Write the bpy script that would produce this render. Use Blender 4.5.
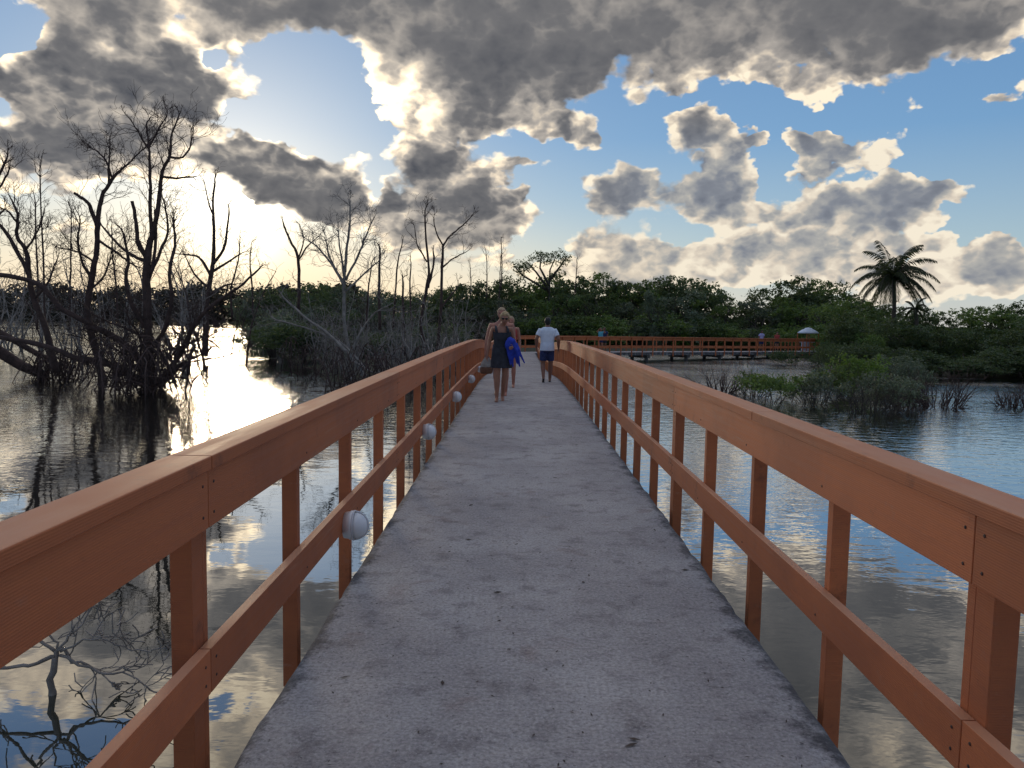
import bpy, bmesh, math, random
import numpy as np
from mathutils import Vector, Matrix

for _o in list(bpy.data.objects):
    bpy.data.objects.remove(_o, do_unlink=True)
SC = bpy.context.scene
COL = SC.collection
R = math.radians

# ------------------------------------------------------------------ camera
F_PX = 769.0                       # focal length in pixels of a 1024 wide frame
PITCH, ROLL, YAW = R(4.83), R(1.0), R(0.30)
EYE = Vector((0.0, 0.0, 1.55))     # deck under the camera is z = 0
WATER_Z = -1.30
cam_d = bpy.data.cameras.new("camera")
cam_d.sensor_width = 36.0
cam_d.lens = F_PX / 1024.0 * 36.0
cam_d.clip_start, cam_d.clip_end = 0.05, 6000.0
cam = bpy.data.objects.new("camera", cam_d)
COL.objects.link(cam)
_rot = Matrix.Rotation(YAW, 3, 'Z') @ Matrix.Rotation(R(90) - PITCH, 3, 'X') @ Matrix.Rotation(ROLL, 3, 'Z')
cam.matrix_world = Matrix.Translation(EYE) @ _rot.to_4x4()
SC.camera = cam


def ray(px, py):
    return (_rot @ Vector(((px - 512.0) / F_PX, (384.0 - py) / F_PX, -1.0))).normalized()


def at(px, py, Y):
    """the point at depth Y (world) that is seen at a place in the photograph"""
    d = ray(px, py)
    return EYE + d * (Y / d.y)


def on_level(px, py, z=WATER_Z):
    d = ray(px, py)
    return EYE + d * ((z - EYE.z) / d.z)


def proj(p):
    v = _rot.transposed() @ (Vector(p) - EYE)
    return 512 + F_PX * v.x / -v.z, 384 - F_PX * v.y / -v.z


# ------------------------------------------------------------------ world, sun, exposure
SUN_PX = (228, 215)
_sd = ray(*SUN_PX)
SUN_AZ = math.atan2(_sd.x, _sd.y)
SUN_EL = math.asin(_sd.z)
SC.view_settings.view_transform = 'Standard'
SC.view_settings.look = 'None'
SC.view_settings.exposure = 0.42
SC.view_settings.gamma = 1.0
SC.view_settings.use_curve_mapping = False

world = bpy.data.worlds.new("World")
SC.world = world
world.use_nodes = True


class NT:
    """small helper to write node graphs as expressions"""

    def __init__(s, tree):
        s.t = tree

    def n(s, kind, **kw):
        nd = s.t.nodes.new(kind)
        for k, v in kw.items():
            setattr(nd, k, v)
        return nd

    def put(s, sock, v):
        if v is None:
            return
        if isinstance(v, bpy.types.NodeSocket):
            s.t.links.new(v, sock)
        elif isinstance(v, (tuple, list)) and len(v) == 3 and sock.type == 'RGBA':
            sock.default_value = (*v, 1.0)
        else:
            sock.default_value = v

    def m(s, op, a, b=None, c=None, clamp=False):
        nd = s.n('ShaderNodeMath', operation=op, use_clamp=clamp)
        for i, v in enumerate((a, b, c)):
            s.put(nd.inputs[i], v)
        return nd.outputs[0]

    def v(s, op, a, b=None, c=None, out=0):
        nd = s.n('ShaderNodeVectorMath', operation=op)
        for i, v in enumerate((a, b, c)):
            if v is not None:
                s.put(nd.inputs[i], v)
        return nd.outputs[out]

    def scale(s, a, f):
        nd = s.n('ShaderNodeVectorMath', operation='SCALE')
        s.put(nd.inputs[0], a)
        s.put(nd.inputs['Scale'], f)
        return nd.outputs[0]

    def rng(s, v, a, b, c=0.0, d=1.0, kind='SMOOTHSTEP'):
        nd = s.n('ShaderNodeMapRange', interpolation_type=kind)
        for i, x in enumerate((v, a, b, c, d)):
            s.put(nd.inputs[i], x)
        return nd.outputs[0]

    def noise(s, vec, sc, det=2.0, rough=0.5, lac=2.0, out=0, dist=0.0):
        nd = s.n('ShaderNodeTexNoise')
        s.put(nd.inputs['Vector'], vec)
        nd.inputs['Scale'].default_value = sc
        nd.inputs['Detail'].default_value = det
        nd.inputs['Roughness'].default_value = rough
        nd.inputs['Lacunarity'].default_value = lac
        nd.inputs['Distortion'].default_value = dist
        return nd.outputs[out]

    def ramp(s, f, stops, interp='LINEAR'):
        nd = s.n('ShaderNodeValToRGB')
        nd.color_ramp.interpolation = interp
        e = nd.color_ramp.elements
        while len(e) < len(stops):
            e.new(0.5)
        for i, (p, c) in enumerate(stops):
            e[i].position = p
            e[i].color = (*c, 1.0)
        s.put(nd.inputs[0], f)
        return nd.outputs[0]

    def mix(s, f, a, b, blend='MIX'):
        nd = s.n('ShaderNodeMix', data_type='RGBA', blend_type=blend)
        s.put(nd.inputs[0], f)
        s.put(nd.inputs[6], a)
        s.put(nd.inputs[7], b)
        return nd.outputs[2]

    def comb(s, x, y, z):
        nd = s.n('ShaderNodeCombineXYZ')
        for i, v in enumerate((x, y, z)):
            s.put(nd.inputs[i], v)
        return nd.outputs[0]


SKY_STRENGTH = 0.10


def azel(px, py):
    d = ray(px, py)
    return math.atan2(d.x, d.y), math.asin(d.z)


def build_world():
    world.cycles.sampling_method = 'MANUAL'
    world.cycles.sample_map_resolution = 512
    t = world.node_tree
    t.nodes.clear()
    g = NT(t)
    tc = g.n('ShaderNodeTexCoord')
    sep = g.n('ShaderNodeSeparateXYZ')
    t.links.new(tc.outputs['Generated'], sep.inputs[0])
    x, y, z = sep.outputs
    az = g.m('ARCTAN2', x, y)
    el = g.m('ARCSINE', z)
    P = g.comb(az, el, 0.0)
    Pn = g.comb(az, g.m('MULTIPLY', el, 1.45), 0.37)
    # irregular outlines
    w1 = g.scale(g.v('SUBTRACT', g.noise(Pn, 6.0, 1.0, out=1), (0.5, 0.5, 0.5)), 0.085)
    w2 = g.scale(g.v('SUBTRACT', g.noise(Pn, 21.0, 3.0, 0.6, out=1), (0.5, 0.5, 0.5)), 0.050)
    PW = g.v('ADD', P, g.v('ADD', w1, w2))
    # cloud bodies: azimuth/elevation of each, radii, density (negative ones are openings)
    B = [
        # band along the top
        (300, -14, 250, 42, 1.2), (560, 0, 220, 52, 1.3), (800, 0, 220, 60, 1.4), (1020, -10, 160, 46, 1.3), (840, 70, 90, 34, .62), (690, 58, 120, 26, .5), (960, 36, 80, 20, .4),
        # mass in the upper left
        (110, 45, 118, 55, 1.4), (60, 95, 100, 48, 1.2), (200, 84, 56, 22, 1.0), (120, 138, 76, 36, 1.0), (40, 172, 56, 20, .8), (20, 140, 50, 20, .5),
        # mass in the upper middle
        (500, 60, 76, 50, 1.2), (580, 72, 44, 40, .8), (330, 34, 110, 26, .8), (445, 72, 66, 42, 1.25), (540, 96, 56, 26, .7), (405, 92, 36, 34, .85), (232, 165, 36, 36, 1.0), (300, 188, 62, 34, .7), (60, 160, 50, 12, .6), (490, 110, 56, 20, .55), (390, 50, 40, 20, .5),
        (360, 82, 28, 18, .42), (432, 112, 36, 14, .40), (400, 100, 30, 16, .35),
        # two clouds right of the sun
        (280, 165, 60, 42, 1.35), (325, 198, 56, 30, 1.1), (246, 148, 44, 26, 1.2), (740, 264, 170, 22, .35), (445, 188, 70, 50, 1.5), (505, 218, 44, 28, 1.0), (400, 222, 56, 28, 1.0), (425, 145, 42, 18, .7), (520, 185, 20, 9, .6), (345, 160, 20, 14, .5),
        # heaped clouds on the right
        (688, 115, 24, 14, .9), (714, 145, 30, 32, 1.1), (655, 195, 60, 20, 1.1), (622, 168, 22, 22, .9), (606, 215, 36, 22, .9), (720, 190, 40, 22, .9),
        (812, 170, 30, 34, .85), (800, 132, 34, 9, .8), (872, 140, 42, 18, 1.15), (868, 172, 22, 16, .7), (920, 194, 62, 14, 1.2), (890, 215, 44, 22, .8), (780, 212, 60, 20, .75),
        (700, 246, 120, 16, .62), (860, 250, 90, 22, .62), (630, 252, 60, 14, .6), (800, 284, 190, 20, .60), (970, 284, 60, 18, .5), (620, 284, 80, 14, .5),
        (1014, 97, 32, 13, 1.0), (940, 238, 24, 8, .5), (1012, 250, 30, 14, .9), (1015, 280, 30, 10, .8),
        # scraps
        (566, 123, 32, 9, .8), (535, 157, 22, 8, .65), (640, 93, 14, 9, .75), (752, 125, 11, 9, .75), (597, 130, 14, 10, .6), (578, 178, 10, 9, .55), (512, 160, 18, 9, .55), (274, 100, 12, 18, .55),
        # low cloud over the trees
        (460, 258, 150, 10, .7), (40, 205, 60, 12, .7), (90, 234, 90, 10, .62), (560, 276, 110, 9, .6), (300, 262, 120, 7, .45), (120, 262, 120, 7, .42),
        # above the frame
        (250, -190, 420, 130, 1.0), (900, -150, 330, 110, 1.0), (560, -330, 500, 120, .9),
        # openings
        (122, 58, 30, 20, -.7), (352, 88, 22, 18, -.4), (412, 104, 34, 14, -.8), (248, 113, 46, 9, -.7), (372, 40, 44, 26, -.75), (182, 32, 26, 12, -.45), (520, 38, 34, 20, -.4), (612, 78, 14, 24, -.5), (60, 130, 36, 10, -.5), (760, 60, 60, 14, -.3),
        (5, 22, 34, 24, -1.5), (2, 108, 18, 14, -.9), (298, 106, 32, 32, -1.2), (216, 58, 14, 10, -1.1),
        (215, 205, 32, 46, -1.5), (250, 240, 44, 30, -1.2), (100, 200, 54, 13, -.9), (50, 168, 30, 8, -.6), (100, 85, 20, 10, -.4),
        (372, 190, 10, 24, -1.0), (590, 150, 40, 12, -.5), (790, 108, 60, 12, -.6), (765, 155, 13, 24, -.7), (950, 140, 80, 26, -.8), (556, 225, 14, 30, -.6), (960, 236, 20, 16, -.4),
    ]
    D = None
    for (bx, by, rx, ry, amp) in B:
        if bx > 560 and 100 < by < 300 and amp > 0:
            rx, ry, amp = rx * 1.1, ry * 1.16, amp + 0.10
        a0, e0 = azel(bx, by)
        sx, sy = F_PX / rx / 1.62, F_PX / ry / 1.62
        q = g.v('LENGTH', g.v('MULTIPLY_ADD', PW, (sx, sy, 0.0), (-a0 * sx, -e0 * sy, 0.0)), out=1)
        b = g.rng(q, 1.0, 0.0, 0.0, amp * 1.0)
        D = b if D is None else g.m('ADD', D, b)
    # unseen broken cloud overhead and behind, added bright to light the deck
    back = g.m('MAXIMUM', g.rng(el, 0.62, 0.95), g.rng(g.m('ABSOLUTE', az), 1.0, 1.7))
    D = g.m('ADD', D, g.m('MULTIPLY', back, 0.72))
    D = g.m('MINIMUM', D, 1.5)

    def puff(vec):
        vo = g.n('ShaderNodeTexVoronoi', feature='F1')
        g.put(vo.inputs['Vector'], vec)
        vo.inputs['Scale'].default_value = 15.0
        vo.inputs['Detail'].default_value = 2.0
        vo.inputs['Roughness'].default_value = 0.55
        vo.inputs['Lacunarity'].default_value = 2.3
        return g.m('SUBTRACT', 0.45, vo.outputs['Distance'])
    Pw2 = g.v('ADD', Pn, g.scale(w2, 0.8))
    nA = g.m('SUBTRACT', g.noise(Pn, 7.0, 9.0, 0.62), 0.5)
    pA = puff(Pw2)
    # the same billows a little nearer to the sun: each gets a bright and a dark side
    sa, se = SUN_AZ, SUN_EL
    to_sun = g.scale(g.v('NORMALIZE', g.v('SUBTRACT', (sa, se + 0.35, 0.0), P)), 0.016)
    pB = puff(g.v('ADD', Pw2, to_sun))
    nB = g.m('SUBTRACT', g.noise(g.v('ADD', Pn, to_sun), 7.0, 6.0, 0.62), 0.5)
    bill = g.m('ADD', g.m('MULTIPLY', g.m('SUBTRACT', nA, nB), 1.3), g.m('MULTIPLY', g.m('SUBTRACT', pA, pB), 0.7))
    D2 = g.m('ADD', D, g.m('ADD', g.m('MULTIPLY', nA, 1.7), g.m('MULTIPLY', pA, 0.75)))
    cover = g.rng(D2, 0.27, g.rng(g.noise(Pn, 5.0, 1.0), 0.35, 0.65, 0.42, 0.74))
    hi = g.rng(el, 0.20, 0.34)
    nS = g.m('SUBTRACT', g.noise(Pn, 5.0, 2.5, 0.5), 0.5)
    nT = g.m('ADD', g.m('MULTIPLY', nA, g.m('SUBTRACT', 1.0, g.m('MULTIPLY', hi, 0.6))), g.m('MULTIPLY', nS, g.m('MULTIPLY', hi, 0.9)))
    thick = g.rng(g.m('ADD', D, g.m('ADD', g.m('MULTIPLY', nT, 1.5), g.m('MULTIPLY', pA, 0.4))), 0.36, 1.95, kind='LINEAR')
    thick = g.m('SUBTRACT', thick, g.m('MULTIPLY', g.m('MULTIPLY', bill, g.rng(el, 0.24, 0.36, 1.0, 0.5)), g.rng(thick, 0.0, 0.9, 1.5, 0.65)), clamp=True)
    # distance to the sun
    ds = g.v('LENGTH', g.v('SUBTRACT', P, (sa, se, 0.0)), out=1)
    near = g.rng(ds, 0.50, 0.0)
    glow = g.m('POWER', g.rng(ds, 0.30, 0.0, kind='LINEAR'), 2.6)
    core = g.rng(ds, 0.10, 0.01)
    # light breaking through thinner cloud above the sun
    b2 = azel(400, 96)
    br = g.rng(g.v('LENGTH', g.v('MULTIPLY', g.v('SUBTRACT', PW, (b2[0], b2[1], 0.0)), (1.0, 1.5, 0.0)), out=1), 0.105, 0.0)
    thick = g.m('SUBTRACT', thick, g.m('MULTIPLY', br, 0.50), clamp=True)
    # the heaps low on the right are far off and pale
    lowr = g.m('MULTIPLY', g.rng(el, 0.15, 0.06), g.rng(az, -0.05, 0.10))
    thick = g.m('SUBTRACT', thick, g.m('MULTIPLY', lowr, 0.20), clamp=True)
    # clear sky
    sky = g.n('ShaderNodeTexSky', sky_type='NISHITA')
    sky.sun_disc = False
    sky.sun_elevation = SUN_EL
    sky.sun_rotation = SUN_AZ
    sky.air_density, sky.dust_density, sky.ozone_density = 1.0, 0.6, 2.0
    blue = g.ramp(g.rng(el, 0.0, 0.5, kind='LINEAR'),
                  [(0.0, (4.6, 5.0, 5.3)), (0.18, (3.0, 4.1, 5.0)), (0.45, (1.30, 2.75, 4.9)), (1.0, (0.75, 1.75, 3.9))])
    clear = g.mix(0.72, sky.outputs[0], blue)
    clear = g.mix(g.m('MULTIPLY', near, 0.28), clear, (4.6, 5.2, 5.4))
    # cloud colour by thickness: thin parts let the low sun through, cores are grey
    c_warm = g.ramp(thick, [(0.0, (7.9, 6.9, 5.3)), (0.14, (5.7, 4.9, 3.9)), (0.32, (3.1, 2.85, 2.6)), (0.6, (1.28, 1.27, 1.32)), (1.0, (0.58, 0.63, 0.76))])
    c_cool = g.ramp(thick, [(0.0, (6.9, 6.2, 5.0)), (0.20, (5.1, 4.5, 3.75)), (0.36, (3.2, 3.15, 3.0)), (0.62, (1.75, 1.9, 2.2)), (1.0, (0.95, 1.08, 1.4))])
    right = g.m('MULTIPLY', g.rng(az, 0.0, 0.2), g.rng(el, 0.27, 0.19))
    cloud = g.mix(right, c_warm, c_cool)
    cloud = g.mix(1.0, cloud, g.ramp(g.m('MULTIPLY', g.m('MAXIMUM', near, br), g.rng(thick, 0.75, 0.0)), [(0.0, (1, 1, 1)), (1.0, (2.0, 1.9, 1.7))]), 'MULTIPLY')
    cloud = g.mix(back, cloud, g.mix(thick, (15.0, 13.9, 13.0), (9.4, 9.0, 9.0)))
    cloud = g.mix(g.m('MULTIPLY', g.rng(g.m('ABSOLUTE', az), 0.9, 1.5), g.rng(el, 1.45, 0.8)), cloud, g.scale(cloud, 0.13))  # low unseen cloud at the sides and behind, dimmed to darken the posts
    col = g.mix(cover, clear, cloud)
    # veil of bright haze round the hidden sun and along the horizon below it
    open_ = g.m('SUBTRACT', 1.0, g.m('MULTIPLY', cover, g.rng(thick, 0.0, 0.55)))
    add = g.m('MULTIPLY', glow, g.m('MULTIPLY_ADD', open_, 0.97, 0.03))
    col = g.mix(1.0, col, g.scale(g.comb(1.0, 0.82, 0.54), g.m('MULTIPLY', add, 4.8)), 'ADD')
    low = g.m('MULTIPLY', g.rng(el, 0.16, 0.0), g.rng(g.m('ABSOLUTE', g.m('SUBTRACT', az, sa)), 0.75, 0.0))
    col = g.mix(g.m('MULTIPLY', low, g.m('MULTIPLY_ADD', open_, 0.65, 0.2)), col, (6.7, 5.6, 3.9))
    col = g.mix(1.0, col, g.scale(g.comb(1.0, 0.9, 0.7), g.m('MULTIPLY', core, g.m('MULTIPLY', open_, 7.0))), 'ADD')
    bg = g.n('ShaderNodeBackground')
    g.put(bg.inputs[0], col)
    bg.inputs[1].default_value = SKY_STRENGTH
    out = g.n('ShaderNodeOutputWorld')
    t.links.new(bg.outputs[0], out.inputs[0])


build_world()

sun_d = bpy.data.lights.new("sun", 'SUN')
sun_d.energy = 0.5
sun_d.angle = R(8.0)
sun_d.color = (1.0, 0.80, 0.55)
sun = bpy.data.objects.new("sun", sun_d)
COL.objects.link(sun)
sun.rotation_euler = (-_sd).to_track_quat('-Z', 'Y').to_euler()

# ------------------------------------------------------------------ mesh helpers
class MB:
    """collects shapes and links them as ONE mesh object"""

    def __init__(s):
        s.v, s.f, s.mi = [], [], []
        s.k = 0

    def add(s, verts, faces):
        b = len(s.v)
        s.v.extend([tuple(p) for p in verts])
        s.f.extend([tuple(i + b for i in fc) for fc in faces])
        s.mi.extend([s.k] * len(faces))

    def box(s, c, d, rz=0.0, m=None):
        hx, hy, hz = d[0] / 2, d[1] / 2, d[2] / 2
        vs = [Vector((x * hx, y * hy, z * hz)) for z in (-1, 1) for y in (-1, 1) for x in (-1, 1)]
        mat = m if m is not None else Matrix.Rotation(rz, 3, 'Z')
        vs = [mat @ p + Vector(c) for p in vs]
        s.add(vs, [(0, 2, 3, 1), (4, 5, 7, 6), (0, 1, 5, 4), (2, 6, 7, 3), (0, 4, 6, 2), (1, 3, 7, 5)])

    def rings(s, rings, caps=True, closed=False):
        n = len(rings[0])
        vs = [p for r in rings for p in r]
        fs = []
        m = len(rings)
        for i in range(m if closed else m - 1):
            a, b = i * n, ((i + 1) % m) * n
            for j in range(n):
                k = (j + 1) % n
                fs.append((a + j, a + k, b + k, b + j))
        if caps and not closed:
            fs.append(tuple(reversed(range(n))))
            fs.append(tuple((m - 1) * n + j for j in range(n)))
        s.add(vs, fs)

    def tube(s, pts, rad, n=6, caps=True):
        pts = [Vector(p) for p in pts]
        if not hasattr(rad, '__len__'):
            rad = [rad] * len(pts)
        rs = []
        ref = None
        for i, p in enumerate(pts):
            d = (pts[min(i + 1, len(pts) - 1)] - pts[max(i - 1, 0)])
            if d.length < 1e-9:
                d = Vector((0, 0, 1))
            d.normalize()
            if ref is None:
                ref = d.orthogonal().normalized()
            u = ref - d * ref.dot(d)
            if u.length < 1e-6:
                u = d.orthogonal()
            u.normalize()
            ref = u
            w = d.cross(u)
            r = rad[i]
            r = r if hasattr(r, '__len__') else (r, r)
            rs.append([p + u * (math.cos(2 * math.pi * j / n) * r[0]) + w * (math.sin(2 * math.pi * j / n) * r[1]) for j in range(n)])
        s.rings(rs, caps)

    def loft(s, secs, n=14):
        """secs: (cx, cy, z, rx, ry) horizontal ellipses"""
        s.rings([[Vector((cx + rx * math.cos(2 * math.pi * j / n), cy + ry * math.sin(2 * math.pi * j / n), z)) for j in range(n)] for cx, cy, z, rx, ry in secs])

    def ball(s, c, r, n=12, m=8, rot=None):
        c = Vector(c)
        r = r if hasattr(r, '__len__') else (r, r, r)
        rs = []
        for i in range(m + 1):
            th = math.pi * (i + 0.02) / (m + 0.04)
            rs.append([Vector((r[0] * math.sin(th) * math.cos(2 * math.pi * j / n), r[1] * math.sin(th) * math.sin(2 * math.pi * j / n), -r[2] * math.cos(th))) for j in range(n)])
        if rot is not None:
            rs = [[rot @ p for p in q] for q in rs]
        s.rings([[p + c for p in q] for q in rs])

    def mesh(s, name, mats, smooth=False):
        me = bpy.data.meshes.new(name)
        me.from_pydata(s.v, [], s.f)
        for m in (mats if isinstance(mats, (list, tuple)) else [mats]):
            me.materials.append(m)
        if any(s.mi):
            me.polygons.foreach_set('material_index', s.mi)
        if smooth:
            me.polygons.foreach_set('use_smooth', [True] * len(me.polygons))
        me.update()
        return me

    def build(s, name, mats, parent=None, smooth=False, bevel=0.0):
        return link(name, s.mesh(name, mats, smooth), parent, bevel)


def link(name, me, parent=None, bevel=0.0):
    o = bpy.data.objects.new(name, me)
    COL.objects.link(o)
    if parent is not None:
        o.parent = parent
    if bevel:
        b = o.modifiers.new('bevel', 'BEVEL')
        b.width, b.segments, b.limit_method = bevel, 2, 'ANGLE'
    return o


def tag(o, label, cat, group=None, kind=None):
    o['label'] = label
    o['category'] = cat
    if group:
        o['group'] = group
    if kind:
        o['kind'] = kind
    return o


def thing(name, label, cat, loc=(0, 0, 0), rz=0.0, group=None):
    o = bpy.data.objects.new(name, None)
    COL.objects.link(o)
    o.location = loc
    o.rotation_euler = (0, 0, rz)
    o.empty_display_size = 0.1
    return tag(o, label, cat, group)


def dup(root, loc, rz=0.0, scale=None, label=None):
    r = root.copy()
    COL.objects.link(r)
    r.location = loc
    r.rotation_euler = (0, 0, rz)
    if scale is not None:
        r.scale = scale
    if label:
        r['label'] = label
    for ch in list(root.children):
        c = ch.copy()
        COL.objects.link(c)
        c.parent = r
        for gch in list(ch.children):
            d = gch.copy()
            COL.objects.link(d)
            d.parent = c
    return r


# ------------------------------------------------------------------ materials
def material(name, fn):
    m = bpy.data.materials.new(name)
    m.use_nodes = True
    t = m.node_tree
    t.nodes.clear()
    g = NT(t)
    out = g.n('ShaderNodeOutputMaterial')
    fn(g, t, out)
    return m


def principled(g, t, out, color, rough=0.6, normal=None, spec=0.5, trans=None):
    p = g.n('ShaderNodeBsdfPrincipled')
    g.put(p.inputs['Base Color'], color)
    g.put(p.inputs['Roughness'], rough)
    p.inputs['Specular IOR Level'].default_value = spec
    if normal is not None:
        g.put(p.inputs['Normal'], normal)
    if trans is not None:
        tr = g.n('ShaderNodeBsdfTranslucent')
        g.put(tr.inputs[0], trans)
        ms = g.n('ShaderNodeMixShader')
        ms.inputs[0].default_value = 0.35
        t.links.new(p.outputs[0], ms.inputs[1])
        t.links.new(tr.outputs[0], ms.inputs[2])
        t.links.new(ms.outputs[0], out.inputs[0])
    else:
        t.links.new(p.outputs[0], out.inputs[0])
    return p


def bump(g, h, strength=0.3, dist=0.01):
    b = g.n('ShaderNodeBump')
    b.inputs['Strength'].default_value = strength
    b.inputs['Distance'].default_value = dist
    g.put(b.inputs['Height'], h)
    return b.outputs[0]


def coords(g, kind='Object'):
    return g.n('ShaderNodeTexCoord').outputs[kind]


def mat_plain(name, c, rough=0.7, var=0.25, sc=12.0, spec=0.4):
    def fn(g, t, out):
        v = coords(g)
        n = g.noise(v, sc, 4.0, 0.6)
        k = g.rng(n, 0.3, 0.7, 1.0 - var, 1.0 + var, 'LINEAR')
        principled(g, t, out, g.scale(c, k), rough, bump(g, n, 0.25, 0.005), spec)
    return material(name, fn)


def _rail_paint(g, t, out):
    v = coords(g)
    sep = g.n('ShaderNodeSeparateXYZ')
    t.links.new(v, sep.inputs[0])
    # fine grooves run along the boards
    gro = g.m('SINE', g.m('MULTIPLY', sep.outputs[2], 2 * math.pi / 0.0075))
    st = g.noise(g.v('MULTIPLY', v, (14.0, 1.1, 60.0)), 1.0, 5.0, 0.65)
    blot = g.noise(v, 1.7, 4.0, 0.6)
    spk = g.noise(v, 260.0, 2.0, 0.7)
    c = g.mix(st, (0.455, 0.117, 0.040), (0.60, 0.188, 0.067))
    c = g.mix(g.rng(blot, 0.42, 0.70, 0.0, 0.40), c, (0.275, 0.088, 0.045))
    c = g.mix(g.rng(g.noise(v, 6.0, 6.0, 0.7), 0.60, 0.74, 0.0, 0.35), c, (0.40, 0.20, 0.13))
    c = g.mix(g.rng(spk, 0.58, 0.75, 0.0, 0.30), c, (0.16, 0.055, 0.03))
    # each board took the stain a little differently; some are scuffed or bleached
    oi = g.n('ShaderNodeObjectInfo')
    rnd = oi.outputs['Random']
    c = g.scale(c, g.rng(rnd, 0.0, 1.0, 0.84, 1.14, 'LINEAR'))
    scf = g.noise(g.v('MULTIPLY', g.v('ADD', v, g.comb(rnd, rnd, rnd)), (7.0, 0.8, 22.0)), 1.0, 6.0, 0.75)
    c = g.mix(g.rng(scf, 0.58, 0.72, 0.0, 0.45), c, (0.50, 0.27, 0.17))
    c = g.mix(g.rng(g.noise(g.v('ADD', v, g.comb(rnd, 3.0, rnd)), 3.1, 7.0, 0.75), 0.57, 0.70, 0.0, 0.5), c, (0.13, 0.05, 0.03))
    # sky light on upward faces is painted in as a paler tan
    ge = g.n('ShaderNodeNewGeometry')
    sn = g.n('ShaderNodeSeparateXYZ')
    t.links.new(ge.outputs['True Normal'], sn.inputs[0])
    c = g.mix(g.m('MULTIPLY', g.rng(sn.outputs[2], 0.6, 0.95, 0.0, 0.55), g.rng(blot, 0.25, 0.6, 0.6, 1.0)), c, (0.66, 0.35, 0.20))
    h = g.m('ADD', g.m('MULTIPLY', gro, 0.5), g.m('MULTIPLY', g.m('ADD', st, spk), 0.9))
    principled(g, t, out, c, g.rng(st, 0.3, 0.7, 0.52, 0.70), bump(g, h, 0.28, 0.0012), 0.35)


def _deck(g, t, out):
    v = coords(g)
    sep = g.n('ShaderNodeSeparateXYZ')
    t.links.new(v, sep.inputs[0])
    big = g.noise(v, 0.9, 5.0, 0.6)
    mid = g.noise(v, 5.0, 6.0, 0.65)
    fine = g.noise(v, 38.0, 5.0, 0.75)
    grit = g.noise(v, 120.0, 3.0, 0.7)
    streak = g.noise(g.v('MULTIPLY', v, (3.0, 9.0, 1.0)), 1.0, 5.0, 0.7)
    c = g.mix(g.rng(big, 0.35, 0.68), (0.305, 0.280, 0.272), (0.415, 0.388, 0.370))
    c = g.mix(g.rng(mid, 0.50, 0.68, 0.0, 0.65), c, (0.160, 0.140, 0.138))
    c = g.mix(g.rng(streak, 0.58, 0.75, 0.0, 0.5), c, (0.34, 0.32, 0.31))
    c = g.mix(g.rng(g.noise(v, 2.3, 4.0, 0.6, dist=0.6), 0.60, 0.70, 0.0, 0.40), c, (0.19, 0.125, 0.105))
    c = g.mix(g.rng(fine, 0.53, 0.70, 0.0, 0.75), c, (0.095, 0.084, 0.088))
    c = g.mix(g.rng(grit, 0.56, 0.70, 0.0, 0.65), c, (0.56, 0.54, 0.52))
    c = g.scale(c, g.rng(g.noise(v, 62.0, 2.0, 0.6), 0.30, 0.70, 0.74, 1.26, 'LINEAR'))
    c = g.mix(g.rng(g.noise(g.v('MULTIPLY', v, (9.0, 26.0, 1.0)), 1.0, 5.0, 0.75), 0.54, 0.68, 0.0, 0.5), c, (0.13, 0.115, 0.115))
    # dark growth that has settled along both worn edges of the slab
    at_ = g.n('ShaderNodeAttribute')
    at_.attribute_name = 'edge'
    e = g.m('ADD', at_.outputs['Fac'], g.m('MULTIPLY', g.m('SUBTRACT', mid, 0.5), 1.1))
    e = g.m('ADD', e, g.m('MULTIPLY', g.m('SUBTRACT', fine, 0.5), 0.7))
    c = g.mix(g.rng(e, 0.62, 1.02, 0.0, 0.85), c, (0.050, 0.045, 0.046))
    h = g.m('ADD', g.m('MULTIPLY', mid, 1.2), g.m('ADD', g.m('MULTIPLY', fine, 1.1), g.m('MULTIPLY', grit, 0.35)))
    principled(g, t, out, c, 0.80, bump(g, h, 0.8, 0.008), 0.35)


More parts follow.
